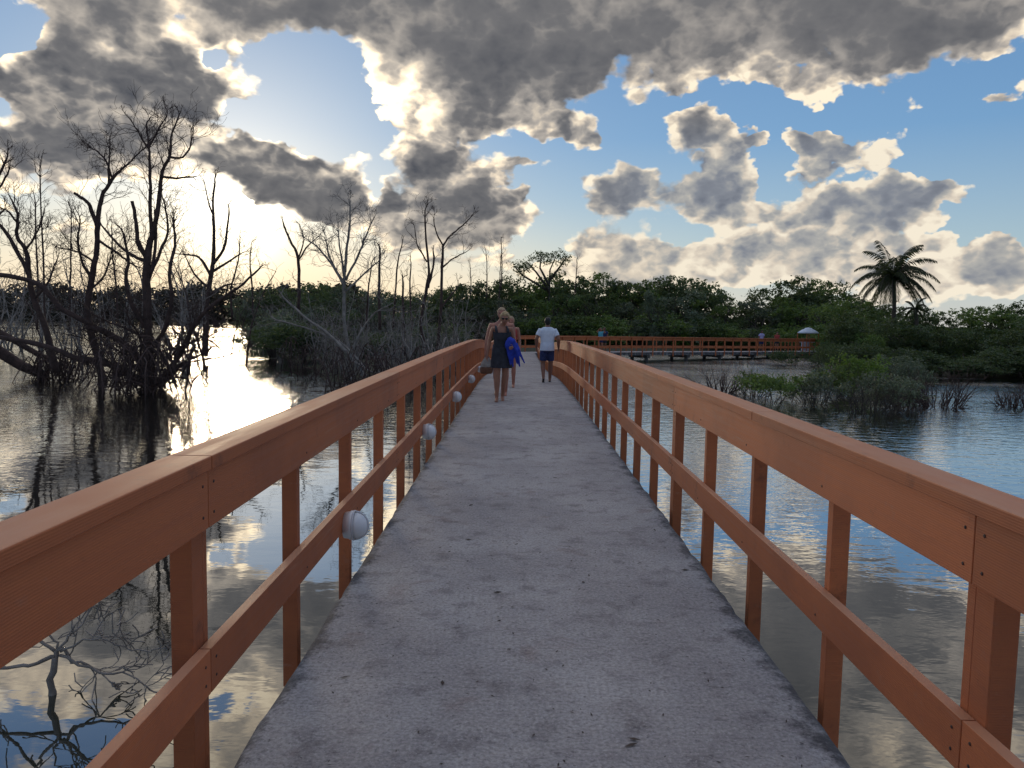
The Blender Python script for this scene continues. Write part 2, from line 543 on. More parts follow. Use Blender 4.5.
def _water(g, t, out):
    v = coords(g)
    sep = g.n('ShaderNodeSeparateXYZ')
    t.links.new(v, sep.inputs[0])
    # breeze patches: calm near the bridge, finely rippled farther out
    patch = g.noise(g.v('MULTIPLY', v, (0.05, 0.10, 1.0)), 1.0, 3.0, 0.55)
    far = g.rng(sep.outputs[1], 8.0, 30.0, 0.035, 1.6)
    side = g.rng(sep.outputs[0], -5.0, 5.0, 0.50, 1.9)
    amp = g.m('MULTIPLY', g.m('MULTIPLY', far, side), g.rng(patch, 0.36, 0.62, 0.25, 1.0))
    w1 = g.noise(g.v('MULTIPLY', v, (2.0, 3.4, 1.0)), 1.0, 3.0, 0.55, dist=0.35)
    w2 = g.noise(g.v('MULTIPLY', v, (5.2, 8.5, 1.0)), 1.0, 2.0, 0.5)
    sw = g.noise(g.v('MULTIPLY', v, (0.35, 0.8, 1.0)), 1.0, 2.0, 0.5)
    h = g.m('ADD', g.m('MULTIPLY', w1, 0.042), g.m('MULTIPLY', w2, 0.013))
    h = g.m('ADD', g.m('MULTIPLY', h, amp), g.m('MULTIPLY', sw, 0.006))
    nm = bump(g, h, 1.0, 1.0)
    mur = g.noise(v, 0.25, 3.0, 0.5)
    c = g.mix(mur, (0.016, 0.020, 0.012), (0.030, 0.034, 0.022))
    # murky body below, mirror above; the mirror takes over at grazing angles
    df = g.n('ShaderNodeBsdfDiffuse')
    g.put(df.inputs[0], c)
    gl = g.n('ShaderNodeBsdfGlossy')
    gl.inputs['Roughness'].default_value = 0.02
    g.put(gl.inputs['Normal'], nm)
    lw = g.n('ShaderNodeLayerWeight')
    lw.inputs['Blend'].default_value = 0.5
    fac = g.ramp(lw.outputs['Facing'], [(0.0, (.06,) * 3), (0.45, (.26,) * 3), (0.74, (.72,) * 3), (0.90, (.92,) * 3), (1.0, (.97,) * 3)])
    ms = g.n('ShaderNodeMixShader')
    g.put(ms.inputs[0], fac)
    t.links.new(df.outputs[0], ms.inputs[1])
    t.links.new(gl.outputs[0], ms.inputs[2])
    t.links.new(ms.outputs[0], out.inputs[0])


def _mud(g, t, out):
    v = coords(g)
    n = g.noise(v, 0.6, 6.0, 0.65)
    f = g.noise(v, 7.0, 4.0, 0.6)
    c = g.mix(n, (0.035, 0.030, 0.020), (0.060, 0.066, 0.030))
    c = g.mix(g.rng(f, 0.5, 0.7, 0.0, 0.5), c, (0.020, 0.018, 0.013))
    principled(g, t, out, c, 0.9, bump(g, f, 0.5, 0.05), 0.3)


def mat_leaf(name, c1, c2, trans, sc=0.9):
    def fn(g, t, out):
        geo = g.n('ShaderNodeNewGeometry')
        oi = g.n('ShaderNodeObjectInfo')
        n = g.noise(coords(g), sc, 3.0, 0.6)
        f = g.m('ADD', g.m('MULTIPLY', geo.outputs['Random Per Island'], 0.45), g.m('MULTIPLY', g.rng(n, 0.3, 0.7), 0.55))
        c = g.mix(f, c1, c2)
        c = g.scale(c, g.rng(oi.outputs['Random'], 0.0, 1.0, 0.72, 1.30, 'LINEAR'))
        tr = g.scale(trans, g.m('MULTIPLY_ADD', f, 0.8, 0.5))
        principled(g, t, out, c, 0.55, None, 0.35, tr)
    return material(name, fn)


M = {}
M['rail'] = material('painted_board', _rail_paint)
M['deck'] = material('worn_concrete', _deck)
M['water'] = material('lagoon_water', _water)
M['mud'] = material('mud', _mud)
M['screw'] = mat_plain('rusty_screw', (0.05, 0.022, 0.016), 0.5, 0.3, 80)
M['pile'] = mat_plain('wet_concrete', (0.11, 0.10, 0.09), 0.8, 0.4, 4)
M['lamp'] = mat_plain('aged_white_plastic', (0.74, 0.73, 0.72), 0.35, 0.10, 9)
M['lamp_rib'] = mat_plain('lamp_rib_plastic', (0.62, 0.60, 0.60), 0.4, 0.1, 9)
M['dead'] = mat_plain('dead_bark', (0.070, 0.042, 0.034), 0.85, 0.45, 5)
M['deadgrey'] = mat_plain('bleached_bark', (0.25, 0.215, 0.185), 0.85, 0.4, 5)
M['bark'] = mat_plain('bark', (0.075, 0.06, 0.045), 0.9, 0.4, 6)
M['leaf'] = mat_leaf('mangrove_leaf', (0.062, 0.096, 0.031), (0.147, 0.209, 0.056), (0.217, 0.310, 0.054))
M['leafdark'] = mat_leaf('dark_leaf', (0.048, 0.071, 0.032), (0.105, 0.139, 0.054), (0.145, 0.196, 0.051))
M['leafgrey'] = mat_leaf('grey_green_leaf', (0.109, 0.128, 0.082), (0.192, 0.219, 0.136), (0.163, 0.201, 0.092))
M['leafbright'] = mat_leaf('young_leaf', (0.098, 0.163, 0.029), (0.169, 0.260, 0.052), (0.221, 0.338, 0.039))
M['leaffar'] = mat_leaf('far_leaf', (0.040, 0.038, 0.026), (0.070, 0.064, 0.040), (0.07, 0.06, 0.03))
M['palm'] = mat_leaf('palm_leaf', (0.024, 0.034, 0.014), (0.055, 0.070, 0.024), (0.070, 0.090, 0.020))

# ------------------------------------------------------------------ ground and water
SHORE = [(-1500, 250), (-75, 242), (-52, 190), (-34, 110), (-23, 71), (-13, 45), (-8.5, 33.5), (-5.0, 30), (-3.2, 32), (-2.6, 45), (-2.2, 60), (6, 66),
         (14, 71), (22, 77), (27, 81), (30.5, 76), (29.5, 66), (25, 55), (21, 47), (20, 46), (23, 43), (30, 42), (60, 41), (200, 20), (1500, -20)]


def build_ground():
    xs = np.unique(np.concatenate([np.arange(-80, 81, 2.0), np.arange(-320, 321, 16.0), np.array([-3000, -1500, -800, -500, 500, 800, 1500, 3000.])]))
    ys = np.unique(np.concatenate([np.arange(-8, 121, 2.0), np.arange(-60, 400, 15.0), np.array([-1500, -500, -200, 600, 1000, 1800, 3500.])]))
    X, Y = np.meshgrid(xs, ys)
    sh = np.array(SHORE, float)
    poly = np.concatenate([sh, [[6000, 6000], [-6000, 6000]]])
    inside = np.zeros(X.shape, bool)
    j = len(poly) - 1
    for i in range(len(poly)):
        (xi, yi), (xj, yj) = poly[i], poly[j]
        c = ((yi > Y) != (yj > Y)) & (X < (xj - xi) * (Y - yi) / (yj - yi + 1e-12) + xi)
        inside ^= c
        j = i
    dist = np.full(X.shape, 1e9)
    for i in range(len(sh) - 1):
        a, b = sh[i], sh[i + 1]
        d = b - a
        tt = np.clip(((X - a[0]) * d[0] + (Y - a[1]) * d[1]) / (d @ d), 0, 1)
        dist = np.minimum(dist, np.hypot(X - a[0] - tt * d[0], Y - a[1] - tt * d[1]))
    sd = np.where(inside, dist, -dist)
    rs = np.random.RandomState(4)
    Z = -1.28 + 0.32 * np.tanh(sd / 3.0) + np.where(sd < 0, np.maximum(sd * 0.12, -0.9), 0) + rs.uniform(-.04, .04, X.shape)
    nx, ny = len(xs), len(ys)
    v = np.stack([X, Y, Z], -1).reshape(-1, 3)
    f = [(r * nx + c, r * nx + c + 1, (r + 1) * nx + c + 1, (r + 1) * nx + c) for r in range(ny - 1) for c in range(nx - 1)]
    me = bpy.data.meshes.new('ground')
    me.from_pydata([tuple(p) for p in v], [], f)
    me.materials.append(M['mud'])
    me.polygons.foreach_set('use_smooth', [True] * len(me.polygons))
    o = link('ground', me)
    o['kind'] = 'structure'
    b = MB()
    b.add([(-3000, -1500, WATER_Z), (3000, -1500, WATER_Z), (3000, 3500, WATER_Z), (-3000, 3500, WATER_Z)], [(0, 1, 2, 3)])
    w = b.build('water', M['water'])
    w['kind'] = 'structure'


build_ground()

# ------------------------------------------------------------------ footbridge
CX = 0.13
PATH = [Vector((CX, -2.2)), Vector((CX, 50.0)), Vector((13.6, 58.9)), Vector((30.5, 71.0))]
_PS = [(-4, 0), (9, 0), (13, -.01), (17, -.04), (20, -.05), (24, -.19), (28, -.40), (34, -.55), (42, -.60), (56, -.62), (75, -.80), (120, -.9)]


def deck_z(p):
    y = p[1]
    if y > 50:
        y = 50 + (y - 50) * 1.5
    return sum(float(np.interp(y + d, [a for a, _ in _PS], [b for _, b in _PS])) for d in (-2.5, -1.2, 0, 1.2, 2.5)) / 5


def offset_path(o):
    """the path shifted sideways (positive = right), with mitred corners"""
    pts = []
    for i, p in enumerate(PATH):
        d0 = (PATH[i] - PATH[i - 1]).normalized() if i else None
        d1 = (PATH[i + 1] - PATH[i]).normalized() if i + 1 < len(PATH) else None
        d0, d1 = d0 or d1, d1 or d0
        n0, n1 = Vector((d0.y, -d0.x)), Vector((d1.y, -d1.x))
        n = (n0 + n1).normalized()
        pts.append(p + n * (o / max(0.3, n.dot(n0))))
    return pts


def stations(seg, o, s0, s1, step=0.5):
    """points on straight number seg of the shifted path, s measured in metres from its start"""
    q = offset_path(o)
    a, b = q[seg], q[seg + 1]
    L = (b - a).length
    s0, s1 = max(0.0, s0), min(L, s1)
    n = max(1, int(math.ceil((s1 - s0) / step)))
    return [a + (b - a) * ((s0 + (s1 - s0) * i / n) / L) for i in range(n + 1)]


def board(mb, seg, side, t0, t1, h0, h1, s0, s1, step=0.5):
    """one board along the path: side -1 left / +1 right, t measured outwards from the rail's inner face"""
    a = stations(seg, side * (RAIL_IN + t0), s0, s1, step)
    b = stations(seg, side * (RAIL_IN + t1), s0, s1, step)
    rs = []
    for p, q in zip(a, b):
        z = deck_z(p)
        r = [Vector((p.x, p.y, z + h0)), Vector((q.x, q.y, z + h0)), Vector((q.x, q.y, z + h1)), Vector((p.x, p.y, z + h1))]
        rs.append(r if side > 0 else r[::-1])
    mb.rings([list(reversed(r)) for r in rs])


RAIL_IN = 1.15
DECK_HALF = 1.085


def build_deck():
    root = thing('footbridge', 'long concrete footbridge with worn grey deck crossing the lagoon', 'footbridge', (0, 0, 0))
    rs = random.Random(11)
    vs, fs, ed = [], [], []
    cols = [-1.0, -.985, -.96, -.92, -.86, -.78, -.66, -.5, -.3, -.1, .1, .3, .5, .66, .78, .86, .92, .96, .985, 1.0]
    rows = []
    for seg in range(len(PATH) - 1):
        L = (PATH[seg + 1] - PATH[seg]).length
        s = 0.0
        while s < L - 0.05:
            rows.append((seg, s))
            s += (0.09 if s < 14 else 0.25) if seg == 0 else 1.0
    rows.append((len(PATH) - 2, (PATH[-1] - PATH[-2]).length))
    lq = offset_path(-DECK_HALF)
    rq = offset_path(DECK_HALF)
    jl = jr = 0.0
    for seg, s in rows:
        L = (PATH[seg + 1] - PATH[seg]).length
        a = lq[seg].lerp(lq[seg + 1], s / L)
        b = rq[seg].lerp(rq[seg + 1], s / L)
        jl = jl * .6 + rs.gauss(0, .003)
        jr = jr * .6 + rs.gauss(0, .004)
        for c in cols:
            p = a.lerp(b, (c + 1) / 2)
            e = abs(c)
            j = (jl if c < 0 else jr) * max(0, (e - .8) / .2)
            p = p + (b - a).normalized() * j
            z = deck_z(p) + rs.gauss(0, .0012) - (0.012 * max(0, (e - .97) / .03) ** 1.5)
            vs.append((p.x, p.y, z))
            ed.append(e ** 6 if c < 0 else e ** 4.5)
    n = len(cols)
    for r in range(len(rows) - 1):
        for c in range(n - 1):
            fs.append((r * n + c, r * n + c + 1, (r + 1) * n + c + 1, (r + 1) * n + c))
    top = len(vs)
    # sides and underside
    for r in range(len(rows)):
        for c, sg in ((0, -1), (n - 1, 1)):
            x, y, z = vs[r * n + c]
            vs.append((x, y, z - 0.20 + rs.gauss(0, .004)))
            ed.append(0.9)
    for r in range(len(rows) - 1):
        a0, a1 = r * n, (r + 1) * n
        b0, b1 = top + 2 * r, top + 2 * r + 2
        fs.append((a0, a1, b1, b0))
        fs.append((a1 + n - 1, a0 + n - 1, b0 + 1, b1 + 1))
        fs.append((b0, b1, b1 + 1, b0 + 1))
    me = bpy.data.meshes.new('deck')
    me.from_pydata(vs, [], fs)
    me.materials.append(M['deck'])
    at_ = me.attributes.new('edge', 'FLOAT', 'POINT')
    at_.data.foreach_set('value', ed)
    link('deck', me, root)
    # cross beams and piles
    for seg, s0, st in ((0, 1.0, 5.0), (1, 2.5, 4.0), (2, 2.0, 4.0)):
        L = (PATH[seg + 1] - PATH[seg]).length
        d = (PATH[seg + 1] - PATH[seg]).normalized()
        s = s0
        while s < L - 0.5:
            p = PATH[seg] + d * s
            z = deck_z(p) - 0.205
            ang = math.atan2(d.y, d.x) - math.pi / 2
            b = MB()
            b.box((p.x, p.y, z - 0.11), (2.0, 0.28, 0.21), ang)
            b.build('cross_beam', M['pile'], root, bevel=0.01)
            for sg in (-0.75, 0.75):
                q = p + Vector((d.y, -d.x)) * sg
                b = MB()
                b.tube([(q.x, q.y, -2.4), (q.x, q.y, z - 0.217)], 0.13, 12)
                b.build('pile', M['pile'], root, smooth=False)
            s += st


def screws(mb, seg, side, s, h):
    p = stations(seg, side * RAIL_IN, s, s + 0.01)[0]
    d = (PATH[seg + 1] - PATH[seg]).normalized()
    nrm = Vector((d.y, -d.x)) * -side
    z = deck_z(p)
    c = Vector((p.x, p.y, z + h)) + Vector((nrm.x, nrm.y, 0)) * 0.001
    mb.tube([c - Vector((nrm.x, nrm.y, 0)) * 0.006, c + Vector((nrm.x, nrm.y, 0)) * 0.0015], 0.0058, 8)


def build_railing(side, seg, label, first, cap_first, spacing, L_board=4.1):
    root = thing('railing', label, 'railing')
    L = (offset_path(side * RAIL_IN)[seg + 1] - offset_path(side * RAIL_IN)[seg]).length
    near = seg == 0
    bev = 0.004 if near else 0

    def cuts(f):
        c = [0.0]
        while f < L - 0.6:
            if f > 0.3:
                c.append(f)
            f += L_board
        return c + [L]
    gap = 0.0022
    for name, t0, t1, h0, h1, c in (('handrail', -0.014, 0.128, 1.033, 1.080, cuts(cap_first)), ('fascia_board', 0.0, 0.040, 0.835, 1.030, cuts(first)),
                                    ('middle_rail', 0.0, 0.040, 0.285 + .012 * (side - 1), 0.440 + .012 * (side - 1), cuts(first))):
        for a, b in zip(c[:-1], c[1:]):
            mb = MB()
            board(mb, seg, side, t0, t1, h0, h1, a + (gap if a > 0 else 0), b - (gap if b < L else 0), 0.5 if near else 1.5)
            if near and name != 'handrail':
                mb.k = 1
                hs = (h0 + 0.045, h1 - 0.045)
                for s in (a + 0.045, b - 0.045):
                    if 0.2 < s < 16:
                        for h in hs:
                            screws(mb, seg, side, s, h)
                s = a + spacing
                while s < b - 0.3 and s < 16:
                    screws(mb, seg, side, s, hs[0])
                    s += spacing
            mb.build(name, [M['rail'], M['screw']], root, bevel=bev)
    d = (PATH[seg + 1] - PATH[seg]).normalized()
    ang = math.atan2(d.y, d.x) - math.pi / 2
    s = first - spacing * math.floor((first - 0.1) / spacing)
    k = 0
    js = cuts(first)
    while s < L - 0.1:
        p = stations(seg, side * (RAIL_IN + 0.042 + 0.037), s, s + 0.01)[0]
        z = deck_z(p)
        joint = near and min(abs(s - j) for j in js[1:-1]) < 0.25
        w = 0.088 if joint else 0.056
        mb = MB()
        mb.box((p.x, p.y, z + (1.031 - 0.30) / 2), (0.074, w, 1.331), ang)
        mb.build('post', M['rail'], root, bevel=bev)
        if joint:
            q = p + d * (w / 2 + 0.002 + 0.021)
            mb = MB()
            mb.box((q.x, q.y, z + (1.029 - 0.30) / 2), (0.070, 0.042, 1.327), ang)
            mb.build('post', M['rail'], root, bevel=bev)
        s += spacing
        k += 1
    return root


build_deck()
OFF = 2.2
build_railing(-1, 0, 'long orange brown railing on the left, with the round white lamps', 2.52 + OFF, 2.52 + OFF, 1.2)
build_railing(1, 0, 'long orange brown railing on the right beside the open blue water', 2.1 + OFF, 4.1 + OFF, 1.06)
for sg, (na, nb) in enumerate((('first', 'beyond the bend'), ('last', 'near the palm shore')), 1):
    build_railing(-1, sg, 'distant red brown railing on the wooded side, %s stretch %s' % (na, nb), 2.0, 2.0, 1.0)
    build_railing(1, sg, 'distant red brown railing on the water side, %s stretch %s' % (na, nb), 2.0, 2.0, 1.0)


def build_lamps():
    x = CX - RAIL_IN + 0.001
    names = ['nearest and largest round white lamp on the left middle rail', 'second round white lamp along the left middle rail', 'third round white lamp along the left middle rail',
             'fourth round white lamp along the left middle rail', 'fifth, smallest round white lamp on the left middle rail by the walkers']
    rt = None
    for i, y in enumerate((4.56, 8.45, 12.4, 16.4, 20.4)):
        loc = (x, y, deck_z((x, y)) + 0.290)
        if rt is None:
            rt = thing('bulkhead_lamp', names[0], 'lamp', loc, 0, 'round white lamps on the left railing')

            def lathe(prof, n=28):
                b = MB()
                b.rings([[Vector((t, r * math.cos(2 * math.pi * j / n), r * math.sin(2 * math.pi * j / n))) for j in range(n)] for t, r in prof])
                return b
            lathe([(0, .078), (.030, .083), (.036, .088), (.050, .088), (.056, .084)]).build('base', M['lamp'], rt, True)
            lathe([(.0565, .079), (.075, .0785), (.095, .073), (.113, .061), (.127, .043), (.135, .022), (.137, .004)]).build('dome', M['lamp'], rt, True)
            b = MB()
            arc = [(.057 + .084 * math.sin(a) * 1.0, .086 * math.cos(a)) for a in [math.pi * k / 14 for k in range(15)]]
            b.tube([(u, 0, w) for u, w in arc], .0055, 8)
            b.build('rib', M['lamp_rib'], rt, True)
            b = MB()
            b.tube([(.0565 + .0 * k, .087 * math.cos(2 * math.pi * k / 30), .087 * math.sin(2 * math.pi * k / 30)) for k in range(31)], .005, 8)
            b.build('rim', M['lamp_rib'], rt, True)
        else:
            dup(rt, loc, 0, label=names[i])


build_lamps()

# ------------------------------------------------------------------ vegetation
def quad_mesh(name, V, mat):
    """V: (n,4,3) array of leaf corners"""
    n = len(V)
    me = bpy.data.meshes.new(name)
    me.vertices.add(n * 4)
    me.vertices.foreach_set('co', np.ascontiguousarray(V, np.float32).reshape(-1))
    me.loops.add(n * 4)
    me.loops.foreach_set('vertex_index', np.arange(n * 4, dtype=np.int32))
    me.polygons.add(n)
    me.polygons.foreach_set('loop_start', np.arange(0, n * 4, 4, dtype=np.int32))
    me.polygons.foreach_set('loop_total', np.full(n, 4, np.int32))
    me.materials.append(mat)
    me.update()
    return me


def leaf_quads(rs, C, size, droop=0.0):
    n = len(C)
    u = rs.normal(size=(n, 3))
    u[:, 2] -= droop
    u /= np.linalg.norm(u, axis=1, keepdims=True)
    w = np.cross(u, rs.normal(size=(n, 3)))
    w /= np.linalg.norm(w, axis=1, keepdims=True)
    s = size * rs.uniform(.6, 1.3, (n, 1))
    a, b = u * s, w * s * 0.42
    return np.stack([C - a, C - a * .1 + b, C + a, C - a * .1 - b], 1)


def crown_points(rs, lobes, n_clump, per, spread):
    """leaf positions: clumps on and inside a set of lobes (x, y, z, rx, ry, rz)"""
    lobes = np.array(lobes, float)
    wt = (lobes[:, 3] * lobes[:, 5])
    k = rs.choice(len(lobes), n_clump, p=wt / wt.sum())
    d = rs.normal(size=(n_clump, 3))
    d /= np.linalg.norm(d, axis=1, keepdims=True)
    r = rs.uniform(.25, 1.06, (n_clump, 1)) ** 0.45
    c = lobes[k, :3] + d * r * lobes[k, 3:6]
    sp = spread * rs.uniform(.5, 1.4, (n_clump, 1, 1))
    P = c[:, None, :] + rs.normal(size=(n_clump, per, 3)) * sp * np.array([1, 1, .7])
    return P.reshape(-1, 3)


def crook(rs, p, d, L, n, jit, up=0.0):
    pts = [Vector(p)]
    d = Vector(d).normalized()
    for i in range(n):
        d = (d + Vector(rs.normal(size=3)) * jit + Vector((0, 0, up))).normalized()
        pts.append(pts[-1] + d * (L / n))
    return pts


def grow(mb, rs, p, d, L, r, depth, jit=0.26, up=0.05, kids=(2, 4), sides=5, shrink=0.62, open_=0.85, rmin=0.004):
    """a crooked branch that keeps forking"""
    n = 4 if depth else 3
    pts = crook(rs, p, d, L, n, jit, up)
    r1 = max(rmin, r * (0.5 if depth else 0.35))
    mb.tube(pts, [r + (r1 - r) * i / n for i in range(n + 1)], sides if depth > 1 else 4, caps=False)
    if depth <= 0:
        return
    m = rs.randint(kids[0], kids[1] + 1)
    for i in range(m):
        t = 1.0 if i == 0 else rs.uniform(.35, 1.0)
        f = t * n
        k = min(n - 1, int(f))
        q = pts[k].lerp(pts[k + 1], f - k)
        dd = (pts[k + 1] - pts[k]).normalized()
        side = dd.cross(Vector(rs.normal(size=3))).normalized()
        nd = (dd + side * (open_ * rs.uniform(.45, 1.2))).normalized()
        grow(mb, rs, q, nd, L * shrink * rs.uniform(.75, 1.2), max(rmin, (r + (r1 - r) * t) * .72), depth - 1, jit, up, kids, max(4, sides - 1), shrink, open_, rmin)


# ---- leafy trees: a few shapes shared by many trees
def tree_shape(seed, kind, h=1.0):
    """unit tree of height 1 (crown about 0.95 wide); returns (crown mesh, trunk mesh)"""
    rs = np.random.RandomState(seed)
    lobes = []
    if kind == 'broad':
        for i in range(11):
            a = rs.uniform(0, 2 * math.pi)
            rr = rs.uniform(.05, .36)
            z = rs.uniform(.28, .80) - rr * .18
            s = rs.uniform(.12, .22)
            lobes.append((rr * math.cos(a), rr * math.sin(a), z, s * 1.25, s * 1.25, s * .8))
        lobes.append((rs.uniform(-.1, .1), 0, .84, .16, .16, .13))
        for i in range(6):
            a = rs.uniform(0, 2 * math.pi)
            lobes.append((.3 * math.cos(a), .3 * math.sin(a), rs.uniform(.12, .25), .17, .17, .13))
        nc, per, sp, ls = 260, 24, .034, .024
    elif kind == 'loose':
        for i in range(9):
            a = rs.uniform(0, 2 * math.pi)
            rr = rs.uniform(.1, .42)
            s = rs.uniform(.07, .15)
            lobes.append((rr * math.cos(a), rr * math.sin(a), rs.uniform(.35, .9) - rr * .15, s * 1.2, s * 1.2, s * .6))
        for i in range(5):
            a = rs.uniform(0, 2 * math.pi)
            lobes.append((.3 * math.cos(a), .3 * math.sin(a), rs.uniform(.1, .3), .16, .16, .12))
        nc, per, sp, ls = 190, 24, .030, .024
    elif kind == 'bush':
        for i in range(9):
            a = rs.uniform(0, 2 * math.pi)
            rr = rs.uniform(.05, .5)
            s = rs.uniform(.2, .32)
            lobes.append((rr * math.cos(a), rr * math.sin(a), rs.uniform(.25, .72) * (1 - rr * .4), s * 1.2, s * 1.2, s * .85))
        nc, per, sp, ls = 200, 22, .055, .034
    C = crown_points(rs, lobes, nc, per, sp)
    C[:, 2] = np.maximum(C[:, 2], .01)
    V = leaf_quads(rs, C, ls, .3)
    mb = MB()
    nt = 1 if kind == 'broad' else 3
    for t in range(nt):
        a = rs.uniform(0, 6.28)
        base = Vector((.03 * math.cos(a) * (nt > 1), .03 * math.sin(a) * (nt > 1), -0.04))
        lean = Vector((math.cos(a) * .25 * (nt > 1), math.sin(a) * .25 * (nt > 1), 1))
        trunk = crook(rs, base, lean, .5, 5, .10)
        mb.tube(trunk, [.028, .024, .021, .018, .015, .012], 7)
        for k in range(2, 6):
            for _ in range(2):
                a = rs.uniform(0, 6.28)
                grow(mb, rs, trunk[k], (math.cos(a), math.sin(a), .9), .26, .011, 1, .2, .03, (2, 3), 5, .6)
    return V, mb


SHAPES = {}


def shape(kind, idx, leafmat):
    key = (kind, idx, leafmat)
    if key not in SHAPES:
        V, mb = tree_shape(100 + idx * 7 + {'broad': 0, 'loose': 50, 'bush': 90}[kind], kind)
        SHAPES[key] = (quad_mesh('crown', V, M[leafmat]), mb.mesh('trunk', M['bark'], True))
    return SHAPES[key]


def plant(name, label, cat, group, kind, idx, leafmat, base, h, w, rz):
    crown, trunk = shape(kind, idx, leafmat)
    r = thing(name, label, cat, base, rz, group)
    r.scale = (w, w, h)
    link('crown', crown, r)
    link('trunk', trunk, r)
    return r


RS = np.random.RandomState(7)


def tops(table, x):
    return float(np.interp(x, [a for a, _ in table], [b for _, b in table]))


LAND = -1.12
MID_TOP = [(440, 288), (480, 283), (505, 279), (530, 272), (560, 275), (590, 272), (610, 276), (630, 279), (655, 276), (680, 275), (705, 279), (722, 288), (735, 304), (745, 303), (755, 291), (770, 284), (790, 279), (815, 277), (838, 282), (860, 296)]
EAST_TOP = [(850, 296), (870, 306), (890, 302), (915, 304), (935, 309), (955, 313), (975, 309), (990, 304), (1010, 301), (1040, 298)]
WEST_TOP = [(250, 290), (275, 287), (300, 284), (330, 284), (350, 289), (375, 291), (400, 291), (430, 291), (455, 288)]


def row(table, x0, x1, Y, step, drop, wk, kind, mats, name, label, cat, group, idxs=(0, 1, 2, 3), jy=3.0, z0=LAND):
    x = x0
    while x <= x1:
        y = Y + RS.uniform(-jy, jy)
        px = x + RS.uniform(-.3, .3) * step
        ty = tops(table, px) + drop + RS.uniform(-3, 4)
        top = at(px, ty, y)
        h = max(1.0, top.z - z0) * 1.04
        plant(name, label, cat, group, kind, int(RS.choice(idxs)), str(RS.choice(mats)), (top.x, y, z0), h, h * wk * RS.uniform(.9, 1.15), RS.uniform(0, 6.28))
        x += step


row(MID_TOP, 440, 860, 92, 20, 0, 1.05, 'broad', ['leafdark', 'leafdark', 'leaf'], 'mangrove_tree', 'tall dark green tree in the wooded shore behind the bend of the bridge', 'tree', 'tall trees behind the bend of the bridge')
row(MID_TOP, 450, 850, 82, 26, 14, 1.1, 'loose', ['leaf', 'leafdark', 'leafgrey'], 'mangrove_tree', 'lower mixed green tree at the edge of the wooded shore behind the bridge', 'tree', 'lower trees at the edge of the far shore', jy=1.5)
row(MID_TOP, 525, 800, 79, 22, 36, 1.5, 'bush', ['leaf', 'leafgrey', 'leafdark'], 'mangrove_shrub', 'low green shrub fringing the shore just behind the far railing', 'shrub', 'shrubs behind the far railing', jy=.8)
row(EAST_TOP, 850, 1075, 66, 24, 0, 1.2, 'broad', ['leafdark', 'leafdark', 'leaf'], 'mangrove_tree', 'dark tree in the back row of the right shore by the palm', 'tree', 'back row of trees on the right shore')
row(EAST_TOP, 850, 1090, 50, 34, 17, 1.3, 'broad', ['leafdark', 'leafdark'], 'mangrove_tree', 'very dark low tree at the waterside of the right shore', 'tree', 'waterside trees on the right shore', jy=2.0)
row(EAST_TOP, 858, 1090, 43, 34, 40, 1.6, 'bush', ['leafdark'], 'mangrove_shrub', 'very dark shrub overhanging the water on the right shore', 'shrub', 'shrubs overhanging the water on the right', jy=1.2)
row(WEST_TOP, 250, 460, 84, 19, 0, 1.05, 'broad', ['leafdark', 'leafgrey', 'leafdark'], 'mangrove_tree', 'dusky green tree on the shore behind the dead trees, left of the walkers', 'tree', 'trees behind the dead trees left of the walkers')
row(WEST_TOP, 270, 470, 62, 26, 16, 1.2, 'loose', ['leafgrey', 'leafdark'], 'mangrove_tree', 'thin grey green tree among dead stems left of the walkers', 'tree', 'thin trees among the dead stems', jy=3)
row([(265, 312), (300, 318), (345, 330), (400, 330), (470, 315)], 275, 470, 48, 26, 0, 1.5, 'bush', ['leafgrey', 'leafdark'], 'mangrove_shrub', 'grey green shrub in the swampy thicket beside the left railing', 'shrub', 'shrubs of the thicket beside the left railing', jy=3.5)
row(EAST_TOP, 870, 1090, 42.3, 22, 54, 2.4, 'bush', ['leafdark'], 'mangrove_shrub', 'lowest very dark shrub touching the water along the right shore', 'shrub', 'low shrubs touching the water on the right', jy=.3)
for px, ty, Y, w in ((676, 324, 78.0, 3.6),):
    p = at(px, ty, Y)
    plant('young_shrub', 'small bright green shrub standing out just behind the far railing', 'shrub', None, 'bush', 3, 'leafbright', (p.x, Y, LAND), (p.z - LAND) * 1.05, w, 1.0)
for px, ty, Y, w, lab in ((655, 290, 77.5, 3.2, 'pale grey bare looking tree with wispy twigs in front of the dark wood'),):
    p = at(px, ty, Y)
    plant('pale_tree', lab, 'tree', None, 'loose', 5, 'leafgrey', (p.x, Y, LAND), (p.z - LAND) * 1.05, w, 1.0)
p = at(318, 276, 95)
plant('umbrella_tree', 'dark flat topped tree rising above the wood below the bright sky', 'tree', None, 'loose', 7, 'leafdark', (p.x, 95, LAND), (p.z - LAND) * 1.03, 7.0, .4)


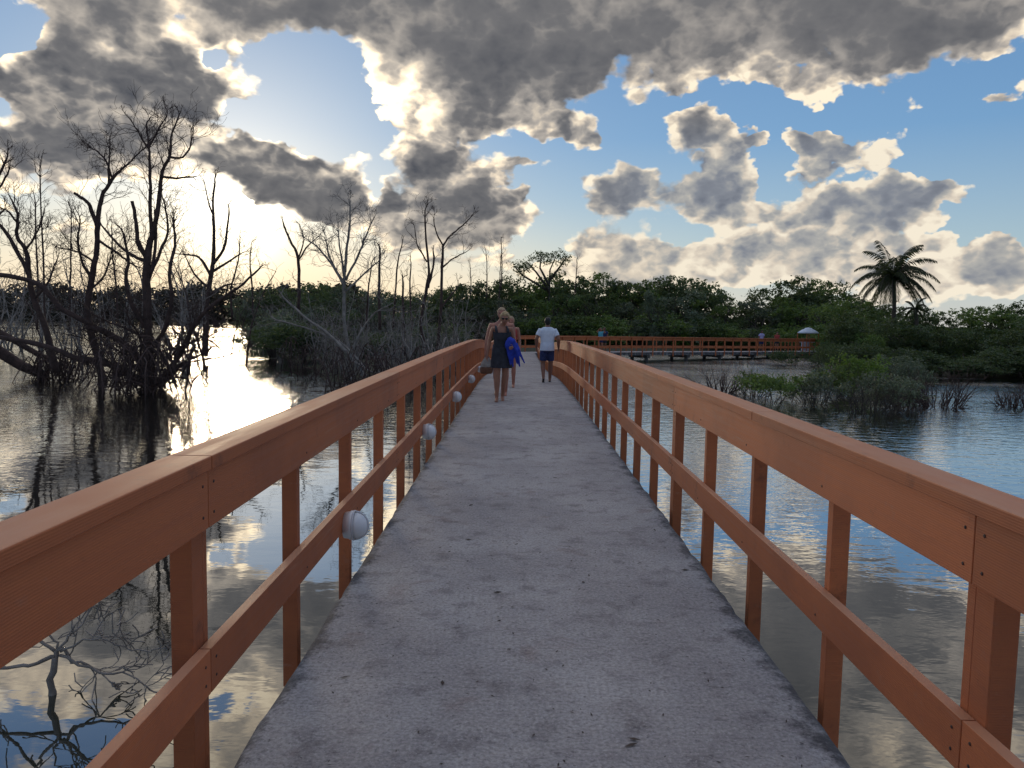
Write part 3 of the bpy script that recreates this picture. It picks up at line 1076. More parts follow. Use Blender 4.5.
def build_emergent():
    """open crowned tree that stands above the wood by the walkers"""
    rs = np.random.RandomState(31)
    Y = 88.0
    base = at(548, 335, Y)
    base.z = LAND
    r = thing('open_crowned_tree', 'tall sparse tree with separate leaf tufts rising above the wood', 'tree', base)
    trunk, pts = MB(), []
    for path in (((548, 335), (549, 295), (550, 270), (556, 256)), ((549, 290), (536, 272), (527, 262)), ((550, 280), (562, 264), (567, 256)), ((549, 285), (540, 268), (541, 255)), ((550, 292), (522, 275), (514, 266))):
        q = [at(x, y, Y + rs.uniform(-.6, .6)) - base for x, y in path]
        trunk.tube(q, np.linspace(.16, .05, len(q)), 6)
        for e in (q[-1], q[-1].lerp(q[-2], .25), q[-1].lerp(q[-2], .5)):
            for _ in range(3):
                c = np.array(e) + rs.normal(size=3) * np.array([.55, .5, .32])
                pts.append(c + rs.normal(size=(38, 3)) * np.array([.30, .3, .17]))
    trunk.build('trunk', M['bark'], r, True)
    link('crown', quad_mesh('crown', leaf_quads(rs, np.concatenate(pts), .13), M['leafdark']), r)


build_emergent()


def build_far_wood():
    """the far shore on the left, one unbroken mass of trees"""
    rs = np.random.RandomState(5)
    lobes = []
    x = -330.0
    while x < -28:
        y = float(np.interp(x, [-330, -75, -52, -28], [256, 250, 205, 118])) + rs.uniform(0, 22)
        k = y / 250
        px, _ = proj((x, y, 0))
        top = at(px, 286 + rs.uniform(-2, 5), y).z
        lobes.append((x, y, top * .45, 6.5 * k, 6 * k, top * .55))
        lobes.append((x + rs.uniform(-2, 2), y - 4 * k, .6, 6 * k, 3 * k, 3.2 * k))
        x += 3.6 * k
    C = crown_points(rs, lobes, 4200, 14, 1.0)
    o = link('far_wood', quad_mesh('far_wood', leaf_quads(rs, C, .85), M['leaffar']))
    o['label'] = 'low dark line of woods on the far shore behind the dead trees'
    o['category'] = 'woods'
    o['kind'] = 'stuff'


build_far_wood()


def build_palm(px, cy, Y, R_, name, label, nfr=24, seed=3, trunk=True):
    rs = np.random.RandomState(seed)
    c = at(px, cy, Y)
    r = thing(name, label, 'palm', (c.x, Y, LAND))
    top = c.z - LAND
    if trunk:
        b = MB()
        pts = [Vector((.35 * math.sin(k * .35) - .35 * math.sin(2.8), 0, top * k / 8)) for k in range(9)]
        b.tube(pts, [.20, .17, .16, .15, .15, .14, .14, .14, .16], 10)
        b.build('trunk', M['bark'], r, True)
    for i in range(nfr):
        a = 2.399 * i + rs.uniform(-.2, .2)
        el = R(80 - 98 * (i / nfr) ** 0.9)
        L = R_ * rs.uniform(.92, 1.12)
        d = Vector((math.cos(a) * math.cos(el), math.sin(a) * math.cos(el), math.sin(el)))
        p = Vector((0, 0, top))
        rib = [p.copy()]
        n = 11
        for k in range(n):
            d = (d + Vector((.02, 0, -.12 - .10 * k / n))).normalized()
            p = p + d * (L / n)
            rib.append(p.copy())
        V = []
        for k in range(1, n * 3):
            f = k / 3
            j = min(n - 1, int(f))
            q = rib[j].lerp(rib[j + 1], f - j)
            dd = (rib[j + 1] - rib[j]).normalized()
            sd = dd.cross(Vector((0, 0, 1)))
            sd = sd.normalized() if sd.length > .05 else Vector((math.sin(a), -math.cos(a), 0))
            ll = L * .21 * math.sin(math.pi * min(1, .12 + f / n * .84)) ** .6
            for s in (-1, 1):
                e = q + (sd * s * .62 + dd * .5 + Vector((0, 0, -.62 + rs.uniform(-.2, .15)))).normalized() * ll * rs.uniform(.85, 1.1)
                m_ = q.lerp(e, .45) + Vector((0, 0, .05))
                V.append([q, m_ + dd * .05, e, m_ - dd * .05])
        link('frond', quad_mesh('frond', np.array([[tuple(x) for x in q] for q in V]), M['palm']), r)
        b = MB()
        b.tube(rib, np.linspace(.032, .008, n + 1), 5)
        b.build('rib', M['bark'], r.children[-1])
    return r


build_palm(893, 277, 58.0, 3.3, 'coconut_palm', 'tall coconut palm with drooping fronds above the trees on the right', 36, 3)
build_palm(915, 309, 60.5, 1.15, 'young_palm', 'small palm top showing beside the tall palm', 9, 5)

# ---- bushes standing in the open water on the right
def water_bush(px, wy, w_px, top_y, leafmat, label, seed, twigs=26, leafy=1.0, group=None, name='mangrove_bush'):
    rs = np.random.RandomState(seed)
    b = on_level(px, wy)
    Y = b.y
    W = w_px / F_PX * Y
    H = (at(px, top_y, Y).z - WATER_Z)
    r = thing(name, label, 'bush', b, 0, group)
    st = MB()
    for k in range(twigs):
        a = rs.uniform(0, 6.28)
        rr = W * .33 * math.sqrt(rs.uniform(0, 1))
        p = Vector((rr * math.cos(a), rr * math.sin(a) * .8, -.25))
        d = Vector((math.cos(a) * rs.uniform(.1, .9), math.sin(a) * rs.uniform(.1, .7), 1.0))
        grow(st, rs, p, d, H * rs.uniform(.38, .62) * (1.25 if leafy == 0 else 1), .016 * (1.5 if leafy == 0 else 1) * rs.uniform(.7, 1.3), 2 if leafy < .9 else 1, .16, .02, (2, 3), 5, .62, .75, .0035)
    st.build('stems', M['dead'] if leafy < .5 else M['bark'], r, True)
    if leafy > 0:
        lobes = []
        for i in range(9):
            a = rs.uniform(0, 6.28)
            rr = W * .42 * math.sqrt(rs.uniform(0, 1))
            s = rs.uniform(.16, .27) * W
            s2 = rs.uniform(.16, .26) * H
            lobes.append((rr * math.cos(a), rr * math.sin(a) * .8, H * rs.uniform(.34, .76) * (1 - .5 * (rr / W) ** 2), s, s, s2))
        nc = int(150 * leafy * max(1, W * H / 3))
        C = crown_points(rs, lobes, min(nc, 420), 17, .085)
        C[:, 2] = np.maximum(C[:, 2], .12)
        link('crown', quad_mesh('crown', leaf_quads(rs, C, .062, .2), M[leafmat]), r)
    return r


water_bush(770, 402, 74, 370, 'leaf', 'round fresh green bush in the water, nearest to the right railing', 41)
water_bush(832, 397, 52, 354, 'leaf', 'tall green bush in the middle of the clump in the water', 42, leafy=.8)
water_bush(860, 396, 54, 348, 'leafbright', 'tallest pale green bush at the back of the clump in the water', 43, leafy=.8)
water_bush(903, 390, 66, 352, 'leafgrey', 'broad grey green bush at the back right of the clump in the water', 44, leafy=1.0)
water_bush(812, 404, 40, 366, 'leafgrey', 'gappy grey green bush with a dark stem between two green bushes', 45, leafy=.5)
water_bush(870, 412, 88, 367, 'leafgrey', 'low wide grey bush at the front of the clump with a dark reflection', 46, twigs=60, leafy=.5)
water_bush(905, 409, 50, 372, 'leafgrey', 'thin grey bush with many bare shoots at the right of the clump', 47, twigs=44, leafy=.35)
water_bush(936, 407, 70, 366, 'leafgrey', 'leafless bush of dark spreading twigs right of the clump', 48, twigs=54, leafy=0, name='bare_bush')
water_bush(962, 408, 24, 399, 'leafgrey', 'tiny tuft of bare twigs poking from the water beyond the leafless bush', 49, twigs=12, leafy=0, name='bare_bush')
water_bush(1020, 407, 50, 383, 'leafgrey', 'bare bush at the right edge over the open water', 50, twigs=46, leafy=0, name='bare_bush')
water_bush(722, 392, 52, 362, 'leafgrey', 'faint leafless bush in the water beside the bare railing end', 51, twigs=34, leafy=0, name='bare_bush')
water_bush(748, 397, 34, 366, 'leafdark', 'thin bush with a few dark round leaf tufts beside the leafless bush', 52, twigs=16, leafy=.22)
water_bush(795, 366, 60, 350, 'leafdark', 'low dark scrub in the water in front of the far railing', 53, twigs=20, leafy=.8)
water_bush(838, 372, 70, 338, 'leafdark', 'dark bush closing the end of the bridge behind the clump', 54, twigs=20, leafy=.9)
water_bush(868, 372, 60, 330, 'leaf', 'tall green bush by the shore at the end of the bridge', 55, twigs=20, leafy=.9)

# ------------------------------------------------------------------ dead trees
def dead_tree(name, label, cat, Y, base_px, limbs, seed, mat='dead', group=None, twig_L=1.5, twig_d=3, density=2.2, depth_j=.5, px_r=26.0, up=.05, tip=True):
    """limbs: (list of places in the photograph, thickness in its pixels at start, at end, twig share); the first one is the trunk"""
    rs = np.random.RandomState(seed)
    b = at(base_px[0], base_px[1], Y)
    if b.z < WATER_Z + .5:
        b.z = WATER_Z
    r = thing(name, label, cat, b, 0, group)
    mpp = Y / F_PX
    for i, (path, w0, w1, tw) in enumerate(limbs):
        mb = MB()
        dy = rs.uniform(-depth_j, depth_j) if i else 0
        q = []
        n = len(path)
        for k, (x, y) in enumerate(path):
            q.append(at(x, y, Y + dy * (k / max(1, n - 1))) - b)
        # smooth crooked polyline
        P = []
        for k in range(n - 1):
            p0, p1, p2, p3 = q[max(0, k - 1)], q[k], q[k + 1], q[min(n - 1, k + 2)]
            for s in range(4):
                t = s / 4
                P.append(0.5 * ((2 * p1) + (p2 - p0) * t + (2 * p0 - 5 * p1 + 4 * p2 - p3) * t * t + (3 * p1 - p0 - 3 * p2 + p3) * t ** 3) + Vector(rs.normal(size=3)) * .012 * (1 if s else .3))
        P.append(q[-1])
        rad = [max(.006, .44 * mpp * (w0 + (w1 - w0) * k / (len(P) - 1)) * rs.uniform(.9, 1.12)) for k in range(len(P))]
        mb.tube(P, rad, 8 if w0 > 4 else 6)
        # twigs
        Ltot = sum((P[k + 1] - P[k]).length for k in range(len(P) - 1))
        m = int(Ltot * density * tw)
        for _ in range(m):
            k = int(len(P) * rs.uniform(.25, .98))
            k = min(len(P) - 2, k)
            dd = (P[k + 1] - P[k]).normalized()
            sd = dd.cross(Vector(rs.normal(size=3))).normalized()
            nd = dd * .7 + sd * rs.uniform(.6, 1.1) + Vector((0, 0, .25))
            grow(mb, rs, P[k], nd, twig_L * rs.uniform(.5, 1.1), min(rad[k] * .5, .014), twig_d - 1, .3, up, (2, 4), 5, .68, .85, .0045)
        if tip and w1 < 2.6:
            grow(mb, rs, P[-1], P[-1] - P[-3], twig_L * rs.uniform(.3, .5), rad[-1], twig_d, .17, up, (2, 4), 5, .64, .75, .0055)
        mb.build('trunk' if i == 0 else 'branch', M[mat], r, True)
    return r


YH = 29.0
_lr = np.random.RandomState(600)
LOW = []
for _i in range(22):
    _s = _lr.choice([-1, 1]) if _i % 3 else -1
    _x, _y, _q = 150 + _lr.uniform(-6, 10), _lr.uniform(340, 388), []
    _dx, _dy = _s * _lr.uniform(5, 20), -_lr.uniform(1, 15)
    for _k in range(6):
        _q.append((_x, min(388, _y)))
        _x += _dx * _lr.uniform(.5, 1.3)
        _y += _dy * _lr.uniform(.4, 1.3)
        _dy += _lr.uniform(-4, 5)
        _dx += _lr.uniform(-4, 4)
    LOW.append((_q, _lr.uniform(1.5, 3.4), .9, .9))
dead_tree('dead_tree', 'biggest dead tree, two tall crooked stems and thick low arms rising from the water', 'dead tree', YH, (150, 392), [
    ([(152, 392), (150, 365), (148, 330), (147, 290), (147, 262), (150, 240)], 12, 7, .35),
    ([(150, 242), (157, 215), (160, 190), (162, 172), (170, 155), (171, 138), (178, 118)], 6, 1.6, .9),
    ([(161, 176), (172, 178), (190, 177)], 3, 1.8, .5),
    ([(170, 157), (180, 158), (189, 150), (192, 138)], 3, 1.2, 1.2),
    ([(152, 240), (150, 205), (150, 170), (149, 148), (147, 128)], 5, 1.6, .9),
    ([(149, 150), (140, 135), (132, 122)], 2.4, 1.2, 1.2),
    ([(149, 148), (157, 132), (166, 117)], 2.4, 1.2, 1.2),
    ([(147, 258), (139, 244), (136, 222), (132, 201)], 6, 3.5, .25),
    ([(148, 262), (134, 256), (120, 246), (102, 226)], 4.5, 2, .7),
    ([(150, 275), (155, 250), (156, 230), (155, 210)], 4, 2.8, .2),
    ([(149, 278), (160, 252), (168, 232), (165, 205)], 4, 2, .8),
    ([(150, 380), (138, 358), (122, 342), (104, 331), (86, 327)], 11, 5, .5),
    ([(146, 384), (128, 374), (104, 362), (76, 358), (44, 346), (0, 337)], 9, 5, .5),
    ([(104, 332), (78, 318), (58, 306), (38, 284), (0, 275), (-30, 280)], 6, 5, .7),
    ([(158, 384), (176, 360), (186, 342), (196, 322), (214, 304), (238, 288), (258, 270)], 8, 2, .8),
    ([(160, 388), (172, 372), (186, 362), (206, 352)], 6, 2, .8),
    ([(150, 350), (164, 330), (172, 300), (170, 268), (175, 246), (174, 226)], 6, 2.4, .8),
    ([(148, 330), (132, 305), (126, 282), (128, 258), (124, 236)], 6, 2.4, .8),
    ([(158, 386), (172, 378), (184, 378)], 5, 2, .6),
] + LOW, 61, twig_L=.95, density=5.5)
dead_tree('dead_tree', 'dead tree with one bent stem and a cut side limb, left of the biggest one', 'dead tree', 31.0, (90, 385), [
    ([(104, 384), (96, 350), (88, 315), (91, 282), (97, 248), (98, 218), (102, 196), (110, 183), (118, 172)], 9, 3, .4),
    ([(97, 226), (90, 206), (82, 198), (74, 193)], 5, 3, .3),
    ([(112, 181), (108, 165), (98, 152), (90, 148)], 2.6, 1.2, 1.3),
    ([(109, 184), (109, 165), (110, 145)], 2.8, 1.4, 1.0),
    ([(118, 172), (128, 164), (140, 152)], 2.8, 1.2, 1.4),
    ([(92, 278), (82, 262), (78, 240), (80, 222)], 4, 1.6, 1.2),
    ([(98, 240), (116, 252), (128, 262), (136, 266)], 3.4, 1.8, .8),
    ([(94, 262), (78, 252), (60, 248)], 2.8, 1.2, 1.4),
    ([(90, 290), (104, 276), (110, 258)], 3, 1.4, 1.2),
], 62, twig_L=.95, density=5.5)
dead_tree('dead_tree', 'dead tree at the left edge with two stems curving apart', 'dead tree', 30.0, (40, 372), [
    ([(56, 372), (46, 330), (34, 300), (29, 274), (26, 252), (17, 236), (18, 215), (13, 203)], 8, 2.2, .7),
    ([(30, 278), (14, 246), (0, 225), (-18, 214)], 5, 3, .7),
    ([(26, 250), (38, 230), (44, 212)], 2.6, 1.2, 1.2),
    ([(17, 222), (6, 210), (-6, 206)], 2.6, 1.2, 1.2),
    ([(34, 300), (46, 285), (56, 262)], 3, 1.4, 1.1),
], 63, twig_L=.95, density=5.0)
dead_tree('dead_tree', 'dead branch tips reaching in from beyond the left edge of the picture', 'dead tree', 30.5, (-40, 372), [
    ([(-40, 372), (-34, 300), (-26, 240), (-16, 205), (-4, 182), (6, 160)], 9, 2, .6),
    ([(-14, 202), (2, 184), (10, 166)], 3, 1.4, 1.2),
    ([(-26, 240), (-8, 222), (4, 210)], 3, 1.4, 1.2),
], 64, twig_L=.8, density=3.4)
dead_tree('dead_tree', 'slim dead tree standing apart at the right of the big one, long bare top', 'dead tree', 46.0, (206, 352), [
    ([(205, 356), (206, 330), (206, 306), (210, 282), (213, 262), (214, 235), (213, 205), (215, 182)], 8, 2.0, .3),
    ([(211, 276), (203, 262), (196, 256), (180, 254)], 4, 1.5, 1.3),
    ([(213, 264), (222, 252), (226, 240), (229, 214)], 4, 2, .9),
    ([(214, 218), (208, 200), (205, 184)], 2.2, 1, .8),
    ([(209, 288), (196, 276), (188, 262)], 3, 1.4, 1.4),
    ([(212, 272), (228, 262), (240, 254)], 3, 1.4, 1.4),
    ([(208, 296), (224, 286), (236, 284)], 3, 1.4, 1.4),
], 65, twig_L=1.2, density=2.8)
for i, (pth, lab, Y) in enumerate((
        ([(46, 330), (44, 280), (42, 230), (40, 165)], 'thin straight dead stem with fine twigs left of the bent dead tree', 36),
        ([(37, 330), (38, 285), (36, 240), (35, 200)], 'thin dead stem at the far left between the curving stems', 38),
        ([(70, 330), (70, 290), (71, 250), (71, 213)], 'very thin short dead stem in front of the sun gap', 38),
        ([(253, 315), (252, 285), (250, 262), (251, 246)], 'short dead stem under the bright gap in the clouds', 52),
        ([(117, 318), (116, 285), (112, 250), (112, 232)], 'thin leaning dead stem between the bent tree and the biggest tree', 40),
        ([(232, 318), (231, 290), (238, 262), (240, 240)], 'thin crooked dead stem at the right of the slim tree', 50))):
    dead_tree('bare_tree', lab, 'dead tree', Y, pth[0], [(pth, 2.6, 1.2, 1.3)], 70 + i, twig_L=1.1, twig_d=2)

dead_tree('dead_tree', 'dead tree with a broom of fine branches above a twisted pale trunk', 'dead tree', 33.0, (368, 384), [
    ([(370, 386), (352, 358), (346, 335), (344, 310), (344, 290), (345, 268)], 5, 3, .5),
    ([(345, 272), (347, 245), (350, 222), (350, 203)], 4, 1.4, 1.2),
    ([(344, 286), (333, 266), (320, 250), (308, 240)], 3.4, 1.2, 1.6),
    ([(344, 282), (330, 258), (326, 238)], 3.2, 1.2, 1.6),
    ([(346, 280), (358, 256), (366, 236), (372, 222)], 3.2, 1.2, 1.6),
    ([(345, 292), (364, 274), (378, 262)], 3, 1.2, 1.6),
    ([(344, 276), (340, 250), (338, 228)], 3, 1.2, 1.4),
], 81, 'deadgrey', twig_L=.8, density=4.0)
dead_tree('fallen_tree', 'two fallen pale dead trunks leaning out of the thicket towards the water', 'dead tree', 31.5, (372, 386), [
    ([(374, 388), (352, 358), (328, 334), (306, 318), (286, 300)], 5, 2.2, .5),
    ([(366, 370), (345, 346), (318, 332), (276, 320)], 3.4, 1.6, .5),
    ([(352, 352), (362, 330), (376, 312), (388, 306)], 3, 1.2, .9),
    ([(356, 372), (346, 386), (332, 392)], 3, 1.5, .9),
    ([(352, 360), (372, 372), (392, 372)], 3, 1.5, .9),
], 82, 'deadgrey', twig_L=1.2)
dead_tree('dead_tree', 'tall dead pole with a sparse top left of the forked dead tree', 'dead tree', 38.0, (424, 350), [
    ([(422, 372), (424, 345), (421, 322), (427, 285), (429, 270), (426, 240), (425, 213)], 5, 1.6, .6),
    ([(428, 288), (433, 268), (434, 256)], 3, 2.2, .3),
    ([(427, 262), (417, 244), (415, 230)], 2, 1, 1.0),
], 83, twig_L=1.0)
dead_tree('dead_tree', 'slim dead tree forked into a wide open top just left of the walkers', 'dead tree', 39.0, (436, 362), [
    ([(434, 372), (438, 345), (441, 310), (442, 275), (443, 245)], 4.5, 2.6, .4),
    ([(443, 246), (450, 236), (462, 226), (468, 220)], 2.4, 1.2, 1.0),
    ([(443, 246), (437, 234), (434, 222)], 2.2, 1.1, 1.0),
    ([(442, 268), (454, 258), (466, 252)], 2, 1, 1.0),
    ([(441, 308), (452, 294), (458, 286)], 2.4, 1.2, .8),
], 84, twig_L=1.0)
for i, (pth, lab) in enumerate((
        ([(404, 356), (403, 320), (403, 282)], 'broken thick dead stump pole in the thicket by the railing'),
        ([(380, 330), (379, 290), (380, 248)], 'short dead pole right of the broom shaped dead tree'),
        ([(299, 310), (299, 284), (298, 258), (290, 240), (284, 226)], 'dead tree with a crooked forked top rising from the thicket near the sun'),
        ([(393, 330), (395, 295), (398, 262), (402, 245)], 'thin dead stem behind the broken pole'),
        ([(412, 330), (410, 290), (411, 262)], 'thin dead stem left of the tall dead pole'),
        ([(366, 330), (368, 295), (372, 262)], 'thin bent dead stem beside the broom shaped dead tree'))):
    lim = [(pth, 4.2 - (i > 2) * 1.6, 2.0 - (i > 2) * .7, .9)]
    if i == 2:
        lim += [([(298, 262), (306, 248), (314, 240)], 2.4, 1.2, 1.2), ([(298, 258), (304, 240), (300, 226)], 2, 1, 1.0)]
    dead_tree('bare_tree', lab, 'dead tree', (37, 40, 44, 43, 42, 41)[i], pth[0], lim, 90 + i, twig_L=.9, twig_d=2)
for i, (x, y0, y1) in enumerate(((486, 300, 252), (499, 300, 256), (501, 290, 240), (575, 296, 262), (470, 300, 266))):
    dead_tree('bare_tree', ('bare twig tree standing out of the wood above the walking woman', 'thin bare stem rising beside the woman\'s head above the wood', 'tallest thin bare stem above the walking woman',
                            'thin bare stem right of the sparse tufted tree', 'thin bare stem in the wood left of the walking woman')[i], 'dead tree', 82 + i, (x, y0),
              [([(x, y0), (x + 1, (y0 + y1) / 2), (x + (i % 2) * 2, y1)], 1.6, .8, 1.2)], 120 + i, twig_L=1.6, twig_d=2)


def tangle(name, label, px, py, w, h, n, seed, mat='dead', L=1.4, r=.02, cat='deadwood', arch=True):
    """a heap of crooked dead sticks standing in shallow water"""
    rs = np.random.RandomState(seed)
    b = on_level(px, py)
    o = thing(name, label, cat, b)
    W, H = w / F_PX * b.y, h / F_PX * b.y
    mb = MB()
    for _ in range(n):
        p = Vector((rs.uniform(-.5, .5) * W, rs.uniform(-.5, .5) * W * .6, rs.uniform(-.15, H * .35)))
        a = rs.uniform(0, 6.28)
        d = Vector((math.cos(a), math.sin(a) * .6, rs.uniform(-.1, 1.0)))
        ll = L * rs.uniform(.5, 1.2)
        if arch and rs.rand() < .4:
            pts = [p + Vector((math.cos(a) * ll * t, math.sin(a) * ll * t, H * .9 * math.sin(math.pi * min(1, t * 1.05)) - .1)) + Vector(rs.normal(size=3)) * .04 for t in np.linspace(0, 1, 8)]
            mb.tube(pts, np.linspace(r, r * .5, 8), 5)
        else:
            grow(mb, rs, p, d, ll * .6, r * rs.uniform(.5, 1.1), 2, .25, .0, (2, 3), 5, .65, .9, .005)
    mb.build('sticks', M[mat], o, True)
    return o


tangle('root_heap', 'dark uprooted root heap lying in the water at the left edge', 54, 381, 40, 30, 70, 201, L=1.2, r=.03)
tangle('root_tangle', 'tangle of arching roots round the foot of the biggest dead tree', 146, 393, 80, 50, 110, 202, L=1.9, r=.03)
tangle('root_tangle', 'sparse tangle of sticks in the water between the dead trees and the far shore', 205, 350, 110, 40, 46, 203, L=2.4, r=.025)
tangle('root_tangle', 'sticks and arching shoots in the water at the far left behind the logs', 60, 350, 140, 40, 50, 204, L=2.2, r=.024)
tangle('stick_thicket', 'dense dark thicket of sticks along the left railing under the broom shaped tree', 372, 396, 90, 44, 90, 205, L=1.5)
tangle('stick_thicket', 'grey stick thicket behind the left railing near the walkers', 420, 386, 80, 46, 80, 206, 'deadgrey', L=1.6)
tangle('stick_thicket', 'dark stick thicket at the water end of the swamp, below the fallen pale trunks', 318, 378, 70, 36, 70, 207, L=1.7)


def log(label, Y, path, w0, w1, seed):
    rs = np.random.RandomState(seed)
    b = at(path[0][0], path[0][1], Y)
    o = MB()
    pts = [at(x, y, Y + .3 * i) - b for i, (x, y) in enumerate(path)]
    o.tube(pts, np.linspace(w0, w1, len(pts)) * .5 * Y / F_PX, 9)
    for _ in range(5):
        k = rs.randint(1, len(pts))
        grow(o, rs, pts[k], Vector(rs.normal(size=3)) + Vector((0, 0, .8)), .7, .02, 2)
    ob = o.build('fallen_log', M['dead'], None, True)
    ob.location = b
    tag(ob, label, 'log')


log('thick fallen log sloping into the water at the left edge, lower of the two', 31.5, [(-30, 330), (0, 352), (22, 366), (46, 376)], 13, 9, 211)
log('thinner fallen log crossing above the thick one at the left edge', 31.0, [(-20, 322), (10, 338), (34, 352), (62, 366)], 7, 5, 212)

# branch stub standing in the water close to the bridge
dead_tree('sunken_deadwood', 'mossy dead branch fork in the water under the left railing, close to the camera', 'branch', on_level(52, 695).y, (52, 695), [
    ([(52, 700), (54, 672), (56, 650)], 9, 6, .0),
    ([(56, 652), (40, 640), (26, 634), (0, 664), (-16, 672)], 4, 3, .6),
    ([(55, 656), (36, 664), (0, 668)], 5, 4, .4),
    ([(57, 650), (80, 662), (104, 676)], 5, 1.6, 1.6),
    ([(58, 650), (76, 630), (92, 606)], 4, 1.4, 2.0),
    ([(57, 648), (50, 628), (57, 600)], 3, 1.4, 1.4),
    ([(60, 655), (100, 672), (130, 676), (150, 690)], 4, 1.2, 1.4),
    ([(60, 652), (92, 640), (124, 646), (152, 650)], 3, 1.2, 1.2),
    ([(30, 634), (36, 600), (44, 566)], 2.2, 1, .6),
], 221, 'deadgrey', twig_L=.30, density=9, twig_d=2, depth_j=.25)


def build_saplings():
    """thin bare saplings all through the swampy thicket on the left"""
    protos = []
    for s in range(5):
        rs = np.random.RandomState(300 + s)
        mb = MB()
        for t in range(1 if s < 3 else 3):
            a = rs.uniform(0, 6.28)
            pts = crook(rs, (0, 0, -.1), (math.cos(a) * .16, math.sin(a) * .16, 1), 3.4 if t == 0 else 2.4, 8, .09)
            mb.tube(pts, np.linspace(.034, .009, 9), 6)
            for k in range(2, 9):
                for _ in range(rs.randint(1, 3)):
                    b = rs.uniform(0, 6.28)
                    grow(mb, rs, pts[k], (math.cos(b), math.sin(b), rs.uniform(.3, 1.2)), rs.uniform(.35, .75), .010, 1, .28, .05, (2, 3), 4, .65, .8, .004)
        protos.append(mb)
    roots = []
    rs = np.random.RandomState(333)
    for i in range(64):
        px = rs.uniform(262, 478)
        Y = rs.uniform(33, 62)
        lo = float(np.interp(px, [262, 300, 345, 480], [66, 44, 33, 33]))
        Y = max(Y, lo + 1)
        p = at(px, 340, Y)
        k = i % 5
        sc = rs.uniform(.65, 1.25)
        if i < 5:
            r = thing('bare_sapling', 'thin leafless sapling standing in the swampy thicket beside the left railing', 'sapling', (p.x, Y, LAND), rs.uniform(0, 6.28), 'leafless saplings of the thicket')
            protos[k].build('stem', M['deadgrey'] if k != 1 else M['dead'], r, True)
            r.scale = (sc, sc, sc)
            roots.append(r)
        else:
            dup(roots[k], (p.x, Y, LAND), rs.uniform(0, 6.28), (sc, sc, sc))
    for i in range(44):
        px = rs.uniform(315, 474)
        Y = rs.uniform(29, 42)
        p = at(px, 340, max(Y, float(np.interp(px, [315, 345, 480], [42, 32, 29])) + 1))
        sc = rs.uniform(.5, .95)
        dup(roots[i % 5], (p.x, p.y, LAND - .05), rs.uniform(0, 6.28), (sc * 1.2, sc * 1.2, sc))
    for i in range(34):
        px = rs.uniform(-20, 255)
        Y = rs.uniform(34, 62)
        p = at(px, 340, Y)
        sc = rs.uniform(1.3, 2.1)
        r = dup(roots[i % 5], (p.x, Y, WATER_Z), rs.uniform(0, 6.28), (sc * 1.1, sc * 1.1, sc), 'slender leafless tree standing in the water among the big dead trees')
        r['group'] = 'slender leafless trees in the water'
        r['category'] = 'dead tree'


build_saplings()

# ------------------------------------------------------------------ people
M['skin_tan'] = mat_plain('tanned_skin', (0.34, 0.155, 0.095), 0.5, 0.12, 9)
M['skin_red'] = mat_plain('sunburnt_skin', (0.40, 0.165, 0.110), 0.5, 0.12, 9)
M['skin_brown'] = mat_plain('brown_skin', (0.23, 0.105, 0.065), 0.5, 0.12, 9)
M['hair_blond'] = mat_plain('blond_hair', (0.40, 0.27, 0.13), 0.6, 0.4, 30)
M['hair_fair'] = mat_plain('fair_hair', (0.36, 0.24, 0.14), 0.6, 0.4, 30)
M['hair_dark'] = mat_plain('dark_hair', (0.010, 0.008, 0.007), 0.5, 0.3, 30)
M['charcoal'] = mat_plain('charcoal_cloth', (0.035, 0.036, 0.044), 0.9, 0.3, 14)
M['white_cloth'] = mat_plain('white_cloth', (0.68, 0.72, 0.80), 0.9, 0.08, 10)
M['navy'] = mat_plain('navy_cloth', (0.022, 0.034, 0.100), 0.85, 0.4, 16)
M['blue'] = mat_plain('bright_blue_cloth', (0.022, 0.045, 0.36), 0.8, 0.25, 12)
M['black'] = mat_plain('black_rubber', (0.012, 0.012, 0.013), 0.5, 0.2, 20)
M['teal'] = mat_plain('teal_cloth', (0.10, 0.42, 0.52), 0.85, 0.15, 12)
M['lavender'] = mat_plain('lavender_cloth', (0.42, 0.40, 0.66), 0.85, 0.15, 12)
M['red_cloth'] = mat_plain('red_cloth', (0.42, 0.06, 0.05), 0.85, 0.2, 12)
M['sack'] = mat_plain('woven_sack', (0.30, 0.27, 0.24), 0.9, 0.25, 18)
M['sackbrown'] = mat_plain('brown_leather', (0.15, 0.07, 0.04), 0.7, 0.25, 18)
M['lens'] = mat_plain('dark_lens', (0.01, 0.009, 0.008), 0.15, 0.1, 20)
M['lip'] = mat_plain('lips', (0.27, 0.08, 0.065), 0.5, 0.1, 20)


def fuse(mb, name, mat, voxel, parent=None, smooth=3):
    """one continuous surface out of overlapping closed shapes"""
    tmp = mb.build(name, mat)
    r = tmp.modifiers.new('r', 'REMESH')
    r.mode, r.voxel_size, r.use_smooth_shade = 'VOXEL', voxel, True
    if smooth:
        s = tmp.modifiers.new('s', 'SMOOTH')
        s.factor, s.iterations = 0.5, smooth
    bpy.context.view_layer.update()
    dg = bpy.context.evaluated_depsgraph_get()
    me = bpy.data.meshes.new_from_object(tmp.evaluated_get(dg))
    me.name = name
    me.materials.clear()
    me.materials.append(mat)
    bpy.data.objects.remove(tmp, do_unlink=True)
    return link(name, me, parent)


V3 = lambda *a: Vector(a)


